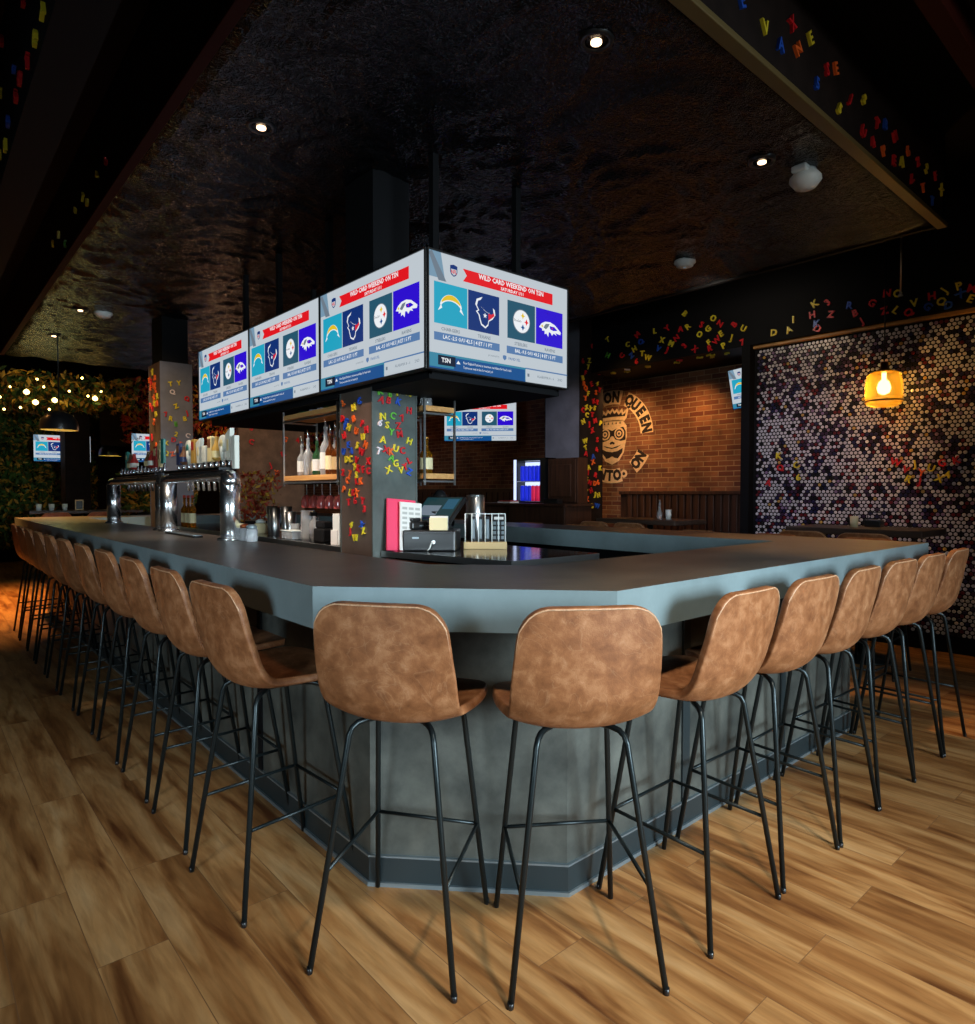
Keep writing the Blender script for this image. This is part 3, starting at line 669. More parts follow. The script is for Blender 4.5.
for i,e in enumerate(SOFU): letter((e[0],e[1],2.86),'z',.095,'YYYYRYYWYY'[i],'the underside of the soffit','letters under the soffit',None,random.uniform(-1.5,1.5))
for e in BEAM: letter((e[0],1.49,e[1]),'v',.085,e[2],'the bulkhead at the upper right','letters on the right bulkhead',None,random.uniform(-.8,.8))
for e in BL: letter((.44,e[0],e[1]),'u',.085,e[2],'the beam at the upper left','letters on the left beam',None,random.uniform(-1.5,1.5))
for e in PL: letter((1.02,e[0],e[1]),'u',.085,e[2],'the bulkhead at the upper left','letters on the left bulkhead',None,random.uniform(-1.5,1.5))
# crowded strip on the wall column
pts=[]
rr=random.Random(3)
def scatter(n,x0,x1,z0,z1,gap,dens=None):
    P=[];k=0
    while len(P)<n and k<4000:
        k+=1; x=rr.uniform(x0,x1); z=rr.uniform(z0,z1)
        if dens and rr.random()>dens(x,z): continue
        if all(math.hypot(x-a,z-b)>gap for a,b in P): P.append((x,z))
    return P
den=lambda x,z: 1 if (1.12<z<1.75 or 2.2<z<2.75) else .35
for x,z in scatter(66,6.34,6.70,1.1,3.35,.062,den):
    letter((x,5.47,z),'v',.085,rr.choice('RRROYYYOB'),'the crowded strip of the column beside the mural','letters on the wall column')
for y,z in scatter(22,7.87,8.24,1.5,2.7,.06):
    letter((2.1,y,z),'u',.09,rr.choice('OOYYR'),'the lit left face of the column behind the taps','letters on the tap column')
for x,z in scatter(20,2.14,2.39,1.75,2.7,.055,lambda x,z:1 if z<2.0 else .4):
    letter((x,7.83,z),'v',.07,rr.choice('YWYROG'),'the grey face of the column behind the taps','letters on the tap column')
for y,z,c in ((2.05,1.62,'R'),(1.97,1.55,'R'),(1.9,1.6,'Y'),(1.85,1.52,'O'),(1.78,1.56,'Y'),(1.95,1.47,'Y'),(1.72,1.47,'Y'),(1.7,1.6,'R'),(1.6,1.62,'R'),(3.1,1.72,'Y'),(3.08,1.6,'R'),(2.9,1.5,'Y'),(2.92,1.62,'Y'),(3.2,1.45,'R'),(1.66,1.5,'Y'),(1.86,1.45,'R')):
    letter((6.585,y,z),'u',.085,c,'the bottle cap wall','letters on the cap wall')

# ------------------------------------------------------------------ bottle caps
rc=random.Random(11)
def cap_geo(cx,y,z,r):
    n=10; vs=[];fs=[]
    for k,(rad,d) in enumerate(((r,0),(r*.97,.004),(r*.82,.0065))):
        for i in range(n):
            a=2*PI*i/n; vs.append((cx-d,y+rad*math.cos(a),z+rad*math.sin(a)))
    for k in range(2):
        for i in range(n):
            j=(i+1)%n; fs.append((k*n+i,(k+1)*n+i,(k+1)*n+j,k*n+j))
    fs.append(tuple(2*n+i for i in range(n))[::-1])
    return vs,fs
CAPC=[('silver',srgb(206,204,210)),('plum',srgb(62,40,70)),('dark red',srgb(110,26,34)),('navy',srgb(34,36,78)),('gold',srgb(196,160,84)),('black',srgb(22,20,24)),('mauve',srgb(140,116,150))]
def pick(y,z):
    import mathutils
    n=mathutils.noise.noise(Vector((y*2.2,z*2.6,1.7))); n2=mathutils.noise.noise(Vector((y*5,z*5,7.7)))
    q=rc.random()
    ps=.56+.4*n2
    if q<ps: return 0
    w=[0,.25+.3*n,.2+.25*n2,.2-.2*n,.06,.22,.12]
    return rc.choices(range(7),[max(.01,x) for x in w])[0]
caps=[]
row=0; dz=.0325; dy=.0375; z=.16
while z<2.80:
    y=.55+(dy/2 if row%2 else 0)
    while y<3.34: caps.append((y,z)); y+=dy
    z+=dz; row+=1
capmesh=[]
for n,c in CAPC:
    vs,fs=cap_geo(0,0,0,.0152); m_=plain('cap_'+n.replace(' ','_'),c,.3,metal=.1); capmesh.append(MB().add(vs,fs,'cap_'+n.replace(' ','_'),False).mesh('bottlecap'))
def seen(y,z):  # in view: not hidden behind counter or stools
    d=math.hypot(6.6,y)
    return (y<2.6 and z>1.35 and y>1.42)
near=sorted([c for c in caps if seen(*c)],key=lambda c:c[0]**2+(c[1]-1.35)**2)[:300]
nset=set(near)
for (y,z) in near:
    k=pick(y,z); o=bpy.data.objects.new('bottlecap',capmesh[k]); COL.objects.link(o); o.location=(6.5995,y,z)
    nm=CAPC[k][0]; tag(o,'%s bottle cap in the dense honeycomb of caps covering the right wall'%nm,'bottle cap','bottle caps on the right wall')
vs=[];fs=[];cols=[]
for (y,z) in caps:
    if (y,z) in nset: continue
    v_,f_=cap_geo(6.5995,y,z,.0152); o=len(vs); vs+=v_; fs+=[tuple(i+o for i in f) for f in f_]
    c=CAPC[pick(y,z)][1]; cols+=[c]*len(v_)
mb=MB().add(vs,fs,'cap_metal'); me=mb.mesh('bottle_caps'); at_=me.color_attributes.new('tint','FLOAT_COLOR','POINT')
flatc=[x for c in cols for x in c]; at_.data.foreach_set('color',flatc)
o=bpy.data.objects.new('bottlecaps',me); COL.objects.link(o); tag(o,'thousands of metal bottle caps in rows covering the rest of the right wall','bottle caps','bottle caps on the right wall','stuff')

# ------------------------------------------------------------------ mural
mu=MB()
VC,ZC,RM=5.80,2.125,.64
def mp(x,y,lay): return (7.36-.002-lay*.0015, VC-x*RM*1.05, ZC+y*RM)
def mpoly(pts,lay,mat): mu.add([mp(x,y,lay) for x,y in pts],[tuple(range(len(pts)))],mat)
def mtext(txt,cx,cy,ang,size,lay,mat,off=.02):
    vs,fs=text_mesh(txt,size,0,off,2,'CENTER'); ca,sa=math.cos(ang),math.sin(ang)
    mu.add([mp(cx+v[0]*.8*ca-v[1]*sa,cy+v[0]*.8*sa+v[1]*ca,lay) for v in vs],fs,mat)
def band(a0,a1,r0,r1,lay,mat,n=12):
    a0,a1=math.radians(a0),math.radians(a1)
    for k in range(n):
        p=a0+(a1-a0)*k/n;q=a0+(a1-a0)*(k+1)/n
        mpoly([(r0*math.cos(p),r0*math.sin(p)),(r1*math.cos(p),r1*math.sin(p)),(r1*math.cos(q),r1*math.sin(q)),(r0*math.cos(q),r0*math.sin(q))],lay,mat)
band(66,2,.70,1.0,0,'cream_paint'); band(108,74,.70,1.0,0,'cream_paint'); band(-26,-52,.70,1.0,0,'cream_paint'); band(-74,-128,.70,1.0,0,'cream_paint')
for ch,a in zip('QUEEN',(60,47.5,34.5,21.5,9)): mtext(ch,.845*math.cos(math.radians(a)),.845*math.sin(math.radians(a)),math.radians(a-90),.30,1,'char_paint')
for ch,a in zip('ON',(98,84)): mtext(ch,.845*math.cos(math.radians(a)),.845*math.sin(math.radians(a)),math.radians(a-90),.30,1,'char_paint')
for ch,a in zip('ON',(-45,-32)): mtext(ch,.845*math.cos(math.radians(a)),.845*math.sin(math.radians(a)),math.radians(a+90),.30,1,'char_paint')
for ch,a in zip('ONTO',(-121,-107.5,-94,-81)): mtext(ch,.845*math.cos(math.radians(a)),.845*math.sin(math.radians(a)),math.radians(a+90),.30,1,'char_paint')
def mdisc(cx,cy,r,lay,mat,n=20): mpoly([(cx+r*math.cos(2*PI*i/n),cy+r*math.sin(2*PI*i/n)) for i in range(n)],lay,mat)
mdisc(.30,-.80,.085,0,'cream_paint'); mdisc(.30,-.80,.035,1,'char_paint')
def sym(pts): return pts+[(-x,y) for x,y in pts[::-1]]
mpoly(sym([(.0,.36),(.26,.34),(.36,.22),(.37,.0),(.33,-.18),(.30,-.34),(.18,-.52),(.0,-.60)]),0,'cream_paint')
mpoly(sym([(.0,.62),(.06,.55),(.12,.60),(.17,.52),(.25,.60),(.27,.50),(.42,.62),(.36,.38),(.30,.32),(.0,.34)]),0,'cream_paint')
mpoly(sym([(.0,.56),(.05,.49),(.11,.53),(.16,.46),(.23,.51),(.25,.44),(.34,.50),(.32,.42),(.0,.43)]),1,'char_paint')
mpoly(sym([(.0,.13),(.10,.17),(.28,.2),(.34,.1),(.34,-.08),(.22,-.1),(.08,-.06),(.04,.0),(.0,.02)]),1,'char_paint')
for sx in (-1,1):
    mdisc(sx*.18,.06,.125,2,'cream_paint'); mdisc(sx*.18,.06,.09,3,'char_paint'); mdisc(sx*.18,.06,.06,4,'cream_paint'); mdisc(sx*.18,.06,.025,5,'char_paint')
mpoly([(-.05,-.12),(0,.02),(.05,-.12),(0,-.10)],2,'cream_paint'); mpoly(sym([(.0,-.08),(.07,-.14),(.04,-.17),(0,-.15)]),1,'char_paint')
mpoly(sym([(.0,-.2),(.14,-.17),(.30,-.12),(.28,-.22),(.14,-.28),(.0,-.30)]),2,'cream_paint')
mpoly(sym([(.0,-.235),(.12,-.21),(.24,-.18),(.12,-.24),(.0,-.26)]),3,'char_paint')
mpoly(sym([(.0,-.33),(.14,-.31),(.27,-.25),(.26,-.34),(.15,-.47),(.0,-.44)]),1,'char_paint')
mpoly(sym([(.0,-.42),(.05,-.44),(.06,-.52),(.0,-.55)]),2,'cream_paint')
for x in (-.2,-.1,0,.1,.2): mpoly([(x-.02,.27),(x+.02,.27),(x,.33)],1,'char_paint')
o=mu.build('wall_mural'); tag(o,'cream painted round emblem with crowned skull and lettering on the brick wall','mural')

# ------------------------------------------------------------------ lamp on the cap wall
lp=empty('hanging_lamp',(6.38,2.09,0),0,'glowing amber glass lantern hanging before the bottle cap wall','lamp')
MB().lathe([(.105,2.10),(.135,2.12),(.145,2.18),(.145,2.30),(.13,2.37),(.10,2.395)],'lit_shade',n=24,cap=False).build('glass_shade',lp)
MB().lathe([(.10,2.385),(.06,2.41),(.03,2.43),(.03,2.48)],'brass',n=20).build('cap',lp)
MB().lathe([(.012,2.20),(.045,2.22),(.055,2.26),(.04,2.31),(.018,2.33),(.018,2.40)],'lamp_core',n=16).build('bulb',lp)
MB().tube([(0,0,2.48),(0,0,2.9),(.0,0,3.95)],.006,'black_metal',6).build('cord',lp)
MB().lathe([(.145,2.135),(.149,2.135),(.149,2.15),(.145,2.15)],'brass',n=24,cap=False).build('lower_band',lp)
# ------------------------------------------------------------------ ceiling fixtures
def downlight(x,y,z,label,glow='downlight_glow'):
    r=empty('downlight',(x,y,z-.02),0,label,'ceiling light','ceiling downlights')
    MB().lathe([(.075,.02),(.075,-.008),(.055,-.010),(.05,-.004)],'black_plastic',n=20,cap=False).build('ring',r)
    MB().lathe([(.024,-.012),(.024,-.004)],glow,n=16).build('bulb',r)
downlight(2.25,1.87,3.3,'small lit downlight nearest the camera on the black pressed ceiling')
downlight(3.78,1.9,3.3,'dim downlight beside the large white dome on the black ceiling')
downlight(1.44,3.46,3.3,'small lit downlight above the left row of stools')
downlight(1.41,8.14,3.3,'tiny far downlight beside the round smoke detector')
downlight(1.39,9.68,3.3,'tiniest farthest downlight on the left of the ceiling')
sd=empty('ceiling_dome',(4.08,1.78,3.285),0,'large white dome fixture on the ceiling at the right','ceiling fixture')
MB().lathe([(.055,0),(.06,-.015),(.088,-.05),(.09,-.07),(.06,-.11),(.02,-.125)],'white_plastic',n=28).build('dome',sd)
MB().box(-.10,-.02,-.045,.045,-.04,0,'white_plastic',.01).build('mounting_box',sd)
s2=empty('smoke_detector',(4.92,3.13,3.285),0,'white smoke detector on the ceiling above the television at the right','smoke detector')
MB().lathe([(.085,0),(.088,-.018),(.07,-.03),(.068,-.045),(.04,-.055),(.005,-.056)],'white_plastic',n=24).build('body',s2)
MB().lathe([(.012,-.058),(.012,-.05)],'scr_gray',n=10).build('sensor_button',s2)
index_tree(s2); dup(s2,(1.62,8.12,3.285),0,'white smoke detector far off on the left of the ceiling')
sp=empty('sprinkler',(6.3,1.95,3.3),0,'thin white sprinkler pipe hanging in front of the lettered soffit','sprinkler')
MB().tube([(0,0,.65),(0,0,-.28)],.007,'brushed_steel',8).build('pipe',sp); MB().lathe([(.02,-.3),(.012,-.28),(.006,-.27)],'brushed_steel',n=10).build('head',sp)

# ------------------------------------------------------------------ beer towers
def tower(y0,y1,label):
    r=empty('beer_tower',(1.44,y0,1.07),0,label,'beer tower','beer towers')
    L=y1-y0; h=.385
    for yy in (0,L):
        m=MB(); m.lathe([(.075,0),(.075,.01),(.058,.02),(.052,.022)],'chrome',(0,yy,0),28)
        m.lathe([(.057,.015),(.057,h-.03)],'chrome',(0,yy,0),28); m.build('tower_post',r)
    # mitred horizontal barrel
    m=MB(); m.tube([(0,-.035,h-.065),(0,-.03,h-.045),(0,0,h-.02),(0,.07,h-.0),(0,L-.07,h-.0),(0,L,h-.02),(0,L+.03,h-.045),(0,L+.035,h-.065)],[.042,.052,.053,.034,.034,.053,.052,.042],'chrome',24); m.build('tower_barrel',r)
    m=MB(); m.box(-.045,.045,.06,L-.06,h+.03,h+.052,'dark_steel',.004)
    m.build('top_rail',r)
    n=int(L/.115)
    for i in range(n):
        y=.12+(L-.24)*i/(n-1)
        f=MB(); f.tube([(.04,y,h-.02),(.085,y,h-.02),(.10,y,h-.035),(.105,y,h-.09)],.010,'chrome',8); f.lathe([(.016,0),(.016,.03),(.010,.05),(.008,.075)],'chrome',(.045,y,h+.05),10)
        f.build('faucet',r)
    return r,n,L,h
t1=tower(3.97,5.20,'nearer chrome beer tower with a long row of pale tap handles')
t2=tower(5.33,6.92,'farther chrome beer tower with tap handles, on the left side of the bar')
plain('tap_white',srgb(222,220,206),.4); plain('tap_cream',srgb(228,206,150),.4); plain('tap_teal',srgb(60,140,130),.4); plain('tap_gold',srgb(196,150,70),.4); plain('tap_brown',srgb(120,80,54),.4); plain('tap_red',srgb(170,40,34),.4); plain('tap_navy',srgb(40,52,90),.4)
def handle(r,y,h,kind,c1,c2,tall,txt=None):
    m=MB(); z=h+.095; x=.045; tall*=.92
    if kind=='paddle':
        m.box(x-.014,x+.014,y-.036,y+.036,z,z+tall,c1,.006); m.box(x-.0155,x+.0155,y-.028,y+.028,z+tall*.55,z+tall*.9,c2,.003)
    elif kind=='round':
        m.tube([(x,y,z),(x,y,z+tall*.3),(x,y,z+tall*.6)],[.012,.02,.022],c1,10)
        m.lathe([(.005,-.012),(.052,-.012),(.056,0),(.052,.012),(.005,.012)],c1,n=20,tf=T(x,y,z+tall*.72)@Matrix.Rotation(PI/2,4,'Y'))
        m.lathe([(.004,-.0145),(.026,-.0145),(.026,.0145),(.004,.0145)],c2,n=14,tf=T(x,y,z+tall*.72)@Matrix.Rotation(PI/2,4,'Y'))
    elif kind=='taper':
        m.add([(x-.012,y-.024,z),(x+.012,y-.024,z),(x+.012,y+.024,z),(x-.012,y+.024,z),(x-.014,y-.042,z+tall),(x+.014,y-.042,z+tall),(x+.014,y+.038,z+tall*.82),(x-.014,y+.038,z+tall*.82)],[(0,3,2,1),(4,5,6,7),(0,1,5,4),(1,2,6,5),(2,3,7,6),(3,0,4,7)],c1)
        m.box(x-.0155,x+.0155,y-.014,y+.014,z+tall*.3,z+tall*.65,c2,.003)
    elif kind=='bottle':
        m.lathe([(.014,0),(.032,.02),(.034,tall*.5),(.018,tall*.7),(.012,tall*.95),(.015,tall)],c1,(x,y,z),14); m.lathe([(.0348,tall*.15),(.0348,tall*.42)],c2,(x,y,z),14,cap=False)
    return m.build('tap_handle',r)
KS=[('taper','tap_white','tap_cream',.21),('round','tap_white','tap_cream',.16),('bottle','tap_gold','tap_cream',.17),('paddle','tap_cream','tap_brown',.18),('paddle','tap_white','tap_white',.12),('taper','tap_white','tap_cream',.18),('paddle','tap_gold','tap_red',.18),('round','tap_white','tap_teal',.17),('bottle','tap_brown','tap_navy',.14),('paddle','tap_navy','tap_brown',.17)]
r,n,L,h=t1
KID2=[]
for i in range(n):
    y=.12+(L-.24)*i/(n-1); k=KS[i%len(KS)]; handle(r,y,h-.0,*k)
# the tall white one at the near end
m=MB(); m.box(.03,.06,.0,.05,h+.04,h+.24,'tap_white',.004); m.build('tap_handle',r)
r,n,L,h=t2
K2=[('round','tap_teal','tap_cream',.17),('taper','tap_cream','tap_brown',.22),('paddle','tap_red','tap_cream',.18),('bottle','tap_red','tap_white',.15),('bottle','tap_brown','tap_cream',.15)]
for i in range(n):
    y=.12+(L-.24)*i/(n-1)
    if i in (1,2,3,4,8,9,10): handle(r,y,h,*K2[i%5])
m=MB(); m.box(.035,.055,.12,.19,h+.12,h+.31,'tap_teal',.004); m.build('tap_handle',r)

# ------------------------------------------------------------------ island counter behind the bar
plain('counter_dark_steel',srgb(52,50,50),.12,metal=.85)
ic=empty('back_counter',(0,0,0),0,'low stainless counter running between the two columns inside the bar','counter')
m=MB(); m.prism([(2.13,3.86),(2.9,3.86),(2.9,7.8),(2.13,7.8)],.96,1.0,'counter_dark_steel',matside='brushed_steel'); m.build('worktop',ic)
m=MB(); m.box(2.2,2.85,3.9,7.75,0,.96,'black_paint'); m.build('cabinet_body',ic)
m=MB(); m.box(2.12,2.13,3.86,7.8,.925,.998,'brushed_steel'); m.build('front_edge',ic)
pc=empty('till_counter',(0,0,0),0,'polished steel counter that carries the till in front of the near column','counter')
pp=[(2.15,3.44),(2.32,2.47),(3.02,2.47),(3.02,3.84),(2.44,3.84),(2.44,3.44)]
m=MB(); m.prism(pp,.965,1.0,'counter_dark_steel',matside='brushed_steel'); m.build('worktop',pc)
m=MB(); m.prism([(2.24,3.42),(2.4,2.56),(2.94,2.56),(2.94,3.8),(2.46,3.8),(2.46,3.42)],0,.965,'black_paint'); m.build('cabinet_body',pc)
m=MB(); m.tube([(2.165,3.40,.945),(2.335,2.50,.945)],.012,'copper',8); m.build('front_rail',pc)

# shelves
def shelf_unit(x0,x1,y0,y1,zs,zt,zb,label):
    r=empty('shelf_unit',((x0+x1)/2,(y0+y1)/2,zb),0,label,'shelf')
    cx,cy=(x0+x1)/2,(y0+y1)/2
    for z in zs: 
        MB().box(x0-cx,x1-cx,y0-cy,y1-cy,z-.035-zb,z-zb,'pine_shelf',.003).build('shelf_board',r)
    m=MB()
    for x in (x0,x1):
        for y in (y0,y1): m.box(x-cx-.006,x-cx+.006,y-cy-.006,y-cy+.006,0,zt-zb,'brushed_steel')
    for z in [zs[0]-.045,zs[-1]-.045]:
        for y in (y0,y1): m.box(x0-cx,x1-cx,y-cy-.008,y-cy+.008,z-.012-zb,z+.0-zb,'brushed_steel')
        m.box(x0-cx-.008,x0-cx+.008,y0-cy,y1-cy,z-.012-zb,z-zb,'brushed_steel')
    m.build('frame',r); return r
shelf_unit(2.13,2.40,3.93,4.76,(1.475,1.925),1.95,1.40,'pine and metal shelves of bottles left of the near column')
shelf_unit(2.46,2.70,3.42,3.80,(1.475,1.905),1.95,1.40,'narrow pine and metal shelves right of the near column')
# bottles
def bottle(x,y,z,h,r,body,cap,lab,label,neck=.35,group='bottles on the shelves',pour=True):
    o=empty('bottle',(x,y,z),0,label,'bottle',group)
    b=h*(1-neck)
    MB().lathe([(r*.9,0),(r,.008),(r,b*.88),(r*.8,b*.97),(r*.36,b*1.12),(r*.34,h*.94),(r*.4,h*.95),(r*.4,h)],body,n=14).build('glass_body',o)
    if lab: MB().lathe([(r*1.02,b*.2),(r*1.02,b*.72)],lab,n=14,cap=False).build('paper_label',o)
    if pour: MB().tube([(0,0,h),(0,0,h+.03),(-.012,-.008,h+.06)],[.010,.006,.004],'chrome' ,6).build('pour_spout',o)
    elif cap: MB().lathe([(r*.42,h),(r*.42,h+.025)],cap,n=10).build('stopper',o)
    return o
B=[(2.2,4.60,.23,.035,'glass_clear',None,'white_paper','small clear bottle with silver spout at the left end of the shelf'),
   (2.2,4.50,.27,.036,'glass_clear',None,None,'plain clear bottle second from the left end of the shelf'),
   (2.23,4.42,.22,.038,'glass_amber',None,'cream_paper','squat amber bottle with cream label left on the shelf'),
   (2.19,4.34,.24,.034,'glass_green',None,'white_paper','green bottle with white label in the shelf middle'),
   (2.22,4.27,.34,.040,'glass_clear',None,'white_paper','tallest clear bottle with white label in the shelf middle'),
   (2.27,4.22,.31,.036,'glass_clear',None,'cream_paper','tall clear bottle with cream label behind the white labelled one'),
   (2.2,4.165,.28,.034,'glass_brown',None,'cream_paper','dark brown bottle right of the tallest clear bottle'),
   (2.25,4.11,.31,.036,'glass_clear',None,None,'tall clear bottle without label near the column'),
   (2.19,4.04,.25,.044,'glass_brown',None,'light_wood','broad bottle with tan label next to the column'),
   (2.28,4.00,.33,.034,'glass_clear',None,'white_paper','clear bottle at the back corner beside the column')]
for x,y,h_,r_,b_,c_,l_,lb in B: bottle(x,y,1.475,h_,r_,b_,c_,l_,lb)
bottle(2.53,3.72,1.475,.30,.034,'glass_clear',None,'white_paper','clear bottle with silver top right of the near column')
bottle(2.5,3.64,1.475,.24,.034,'glass_clear',None,None,'short clear bottle right of the near column beside the silver topped one')
bottle(2.55,3.53,1.475,.22,.045,'glass_amber','brass','cream_paper','round gold bottle at the end of the narrow shelf',pour=False)
bottle(2.53,3.5,1.905,.15,.04,'glass_clear','brass',None,'small decanter on top of the narrow shelf',pour=False)
for i,(y,k) in enumerate(((4.66,'glass_green'),(4.5,'glass_clear'),(4.38,'glass_clear'),(4.26,'glass_green'),(4.1,'glass_clear'))):
    o=empty('goblet',(2.25,y,1.925),0,'%s glass goblet upside down on the top shelf under the televisions, %s from the left'%('green' if 'green' in k else 'clear',ORD[i]),'glass','glasses on the top shelf')
    MB().lathe([(.035,0),(.04,.02),(.03,.05),(.006,.055)],k,n=14,cap=False).build('bowl',o)
# hanging stemware under the shelf
for i in range(6):
    o=empty('wine_glass',(2.27,4.05+.125*i,1.425),0,'red tinted wine glass hanging below the shelf, %s from the column'%ORD[i],'glass','hanging wine glasses')
    MB().lathe([(.034,0),(.034,-.004),(.005,-.008),(.004,-.09)],'glass_clear',n=14).build('stem_and_foot',o)
    MB().lathe([(.004,-.088),(.03,-.10),(.042,-.14),(.038,-.185)],'glass_red',n=16,cap=False).build('bowl',o)
hr=MB()
for i in range(7): hr.box(2.15,2.38,4.05-.0625+.125*i-.004,4.05-.0625+.125*i+.004,1.414,1.428,'dark_steel')
for x in (2.16,2.37): hr.box(x-.005,x+.005,3.95,4.75,1.426,1.432,'dark_steel')
tag(hr.build('glass_rack'),'dark metal rack under the shelf that holds hanging wine glasses','rack')
# things on the back counter
for i,(x,y,h_) in enumerate(((2.3,5.38,.24),(2.27,5.25,.23),(2.31,5.12,.24),(2.30,5.02,.2))):
    o=empty('shaker_tin',(x,y,1.0),0,'tall stainless shaker tin on the back counter, %s from the left'%ORD[i],'shaker','shaker tins on the back counter')
    MB().lathe([(.032,0),(.034,.004),(.045,h_),(.043,h_),(.033,.01)],'brushed_steel',n=20,cap=False).build('tin_body',o); MB().lathe([(.032,0),(.032,.004)],'brushed_steel',n=20).build('base',o)
def simple(name,cat,label,parts,loc,group=None,rzz=0):
    o=empty(name,loc,rzz,label,cat,group)
    for pn,mb in parts: mb.build(pn,o)
    return o
simple('cream_jar','jar','squat cream jar with white lid left of the shaker tins',[('jar_body',MB().lathe([(.05,0),(.055,.01),(.055,.08),(.045,.09)],'cream_paper',n=18)),('lid',MB().lathe([(.04,.09),(.042,.11),(.015,.125)],'white_plastic',n=18))],(2.3,5.62,1.0))
simple('glass_cup','glass','clear tumbler beside the shaker tins on the back counter',[('tumbler',MB().lathe([(.03,0),(.038,.11),(.036,.11),(.028,.008)],'glass_clear',n=18,cap=False)),('tumbler_base',MB().lathe([(.03,0),(.03,.008)],'glass_clear',n=18))],(2.28,4.9,1.0))
simple('white_carton','carton','small white and lilac carton among glasses on the back counter',[('carton_body',MB().box(-.04,.04,-.04,.04,0,.17,'white_plastic',.004)),('carton_top',MB().box(-.035,.035,-.035,.035,.17,.19,'scr_gray',.004))],(2.34,4.80,1.0))
simple('glass_pitcher','pitcher','clear glass pitcher in the middle of the back counter',[('pitcher_body',MB().lathe([(.045,0),(.055,.02),(.05,.2),(.055,.22)],'glass_clear',n=20,cap=False)),('handle',MB().tube([(.05,0,.18),(.09,0,.16),(.09,0,.08),(.052,0,.05)],.007,'glass_clear',8)),('pitcher_base',MB().lathe([(.045,0),(.045,.01)],'glass_clear',n=20))],(2.27,4.66,1.0))
simple('spray_bottle','bottle','clear spray bottle with dark trigger on the back counter',[('bottle_body',MB().lathe([(.035,0),(.037,.12),(.014,.16),(.014,.18)],'glass_clear',n=16)),('trigger',MB().box(-.03,.02,-.012,.012,.18,.21,'black_plastic',.004))],(2.25,4.52,1.0))
simple('ice_tub','tub','low clear tub on the back counter in front of the pitcher',[('tub_walls',MB().box(-.05,.05,-.09,.09,0,.06,'glass_clear',.008)),('tub_rim',MB().box(-.055,.055,-.095,.095,.06,.068,'white_plastic',.003))],(2.2,4.77,1.0))
simple('card_reader','card reader','black card terminal beside the white box left of the near column',[('reader_body',MB().box(-.05,.05,-.075,.075,0,.10,'black_plastic',.012)),('reader_top',MB().box(-.04,.035,-.06,.06,.10,.15,'black_plastic',.012))],(2.22,4.30,1.0))
simple('white_box','box','tall white box standing against the near column',[('box_body',MB().box(-.03,.03,-.045,.045,0,.21,'white_plastic',.003)),('box_flap',MB().box(-.036,-.03,-.03,.06,0,.10,'white_paper',.001))],(2.19,4.02,1.0))
for i,(x,y) in enumerate(((1.58,3.86),(1.60,3.76),(1.62,3.92))):
    simple('salt_jar','jar',['clear jar of pink garnish beside the chrome tower foot','clear empty jar right of the chrome tower foot','clear jar behind the two beside the chrome tower'][i],[('jar_glass',MB().lathe([(.03,0),(.033,.005),(.033,.07),(.028,.075)],'glass_clear',n=16)),('jar_fill',MB().lathe([(.028,.075),(.03,.09),(.012,.10)],('copper','trim_metal','cream_paper')[i],n=12))],(1.485-.0*i+.0,y,1.07),'jars beside the tower')
# mats/ trays behind towers
simple('drip_tray','tray','dark drip tray lying behind the nearer beer tower',[('tray_pan',MB().box(-.03,.03,-.3,.3,0,.012,'dark_steel',.003)),('tray_grille',MB().box(-.026,.026,-.29,.29,.012,.015,'trim_metal'))],(1.36,4.6,1.07))
# bottles/pitchers glowing on rear side behind towers
for i,y in enumerate((7.45,7.32,7.19)):
    bottle(2.22,y,1.0,.30,.036,'glass_amber','tap_red','cream_paper','amber juice bottle behind the tower, %s from the left'%ORD[i],group='juice bottles',pour=False)

# till
ti=empty('cash_drawer',(2.44,3.30,1.0),-.80,'black cash drawer with a key under the till screen','cash drawer')
MB().box(-.17,.15,-.11,.16,0,.125,'black_plastic',.008).build('drawer_case',ti)
MB().box(-.162,.142,-.117,-.11,.012,.108,'black_plastic',.002).build('drawer_front',ti)
MB().lathe([(.012,0),(.012,.012)],'brushed_steel',n=12,tf=T(.02,-.117,.055)@Matrix.Rotation(PI/2,4,'X')).build('lock',ti)
MB().tube([(.02,-.13,.055),(.01,-.138,.05),(.0,-.138,.02),(-.015,-.138,.004)],.004,'white_plastic',6).build('key_fob',ti)
MB().box(-.11,-.07,-.1185,-.117,.075,.085,'trim_metal').build('maker_plate',ti)
po=empty('till_screen',(2.50,3.34,1.125),0,'black tilted till touchscreen on the cash drawer','till screen')
tfm=T(0.02,0.02,.115)@rz(-1.35)@Matrix.Rotation(math.radians(-48),4,'X')
MB().box(-.16,.16,-.012,.018,-.12,.12,'black_plastic',.008,tf=tfm).build('screen_case',po)
sc=MB(); sc.box(-.145,.145,-.0135,-.012,-.10,.105,'scr_tillbg',tf=tfm); sc.box(-.13,.02,-.015,-.0135,-.06,.03,'scr_gray',tf=tfm); sc.box(.04,.13,-.015,-.0135,.0,.09,'scr_slate',tf=tfm); sc.box(-.13,.13,-.015,-.0135,-.095,-.075,'scr_tsn',tf=tfm); sc.build('display',po)
m=MB(); m.box(-.06,.08,-.06,.08,0,.02,'black_plastic',.005); m.box(-.02,.05,-.01,.04,.015,.11,'black_plastic',.006); m.build('stand',po)
pr=empty('receipt_printer',(2.36,3.39,1.125),0,'small black receipt printer on the cash drawer beside the menus','printer')
MB().box(-.055,.055,-.055,.05,0,.05,'black_plastic',.012).build('printer_body',pr); MB().box(-.05,.02,-.045,.04,.05,.072,'black_plastic',.008).build('paper_lid',pr); MB().box(-.0,.03,-.057,-.055,.02,.028,'trim_metal').build('badge',pr)
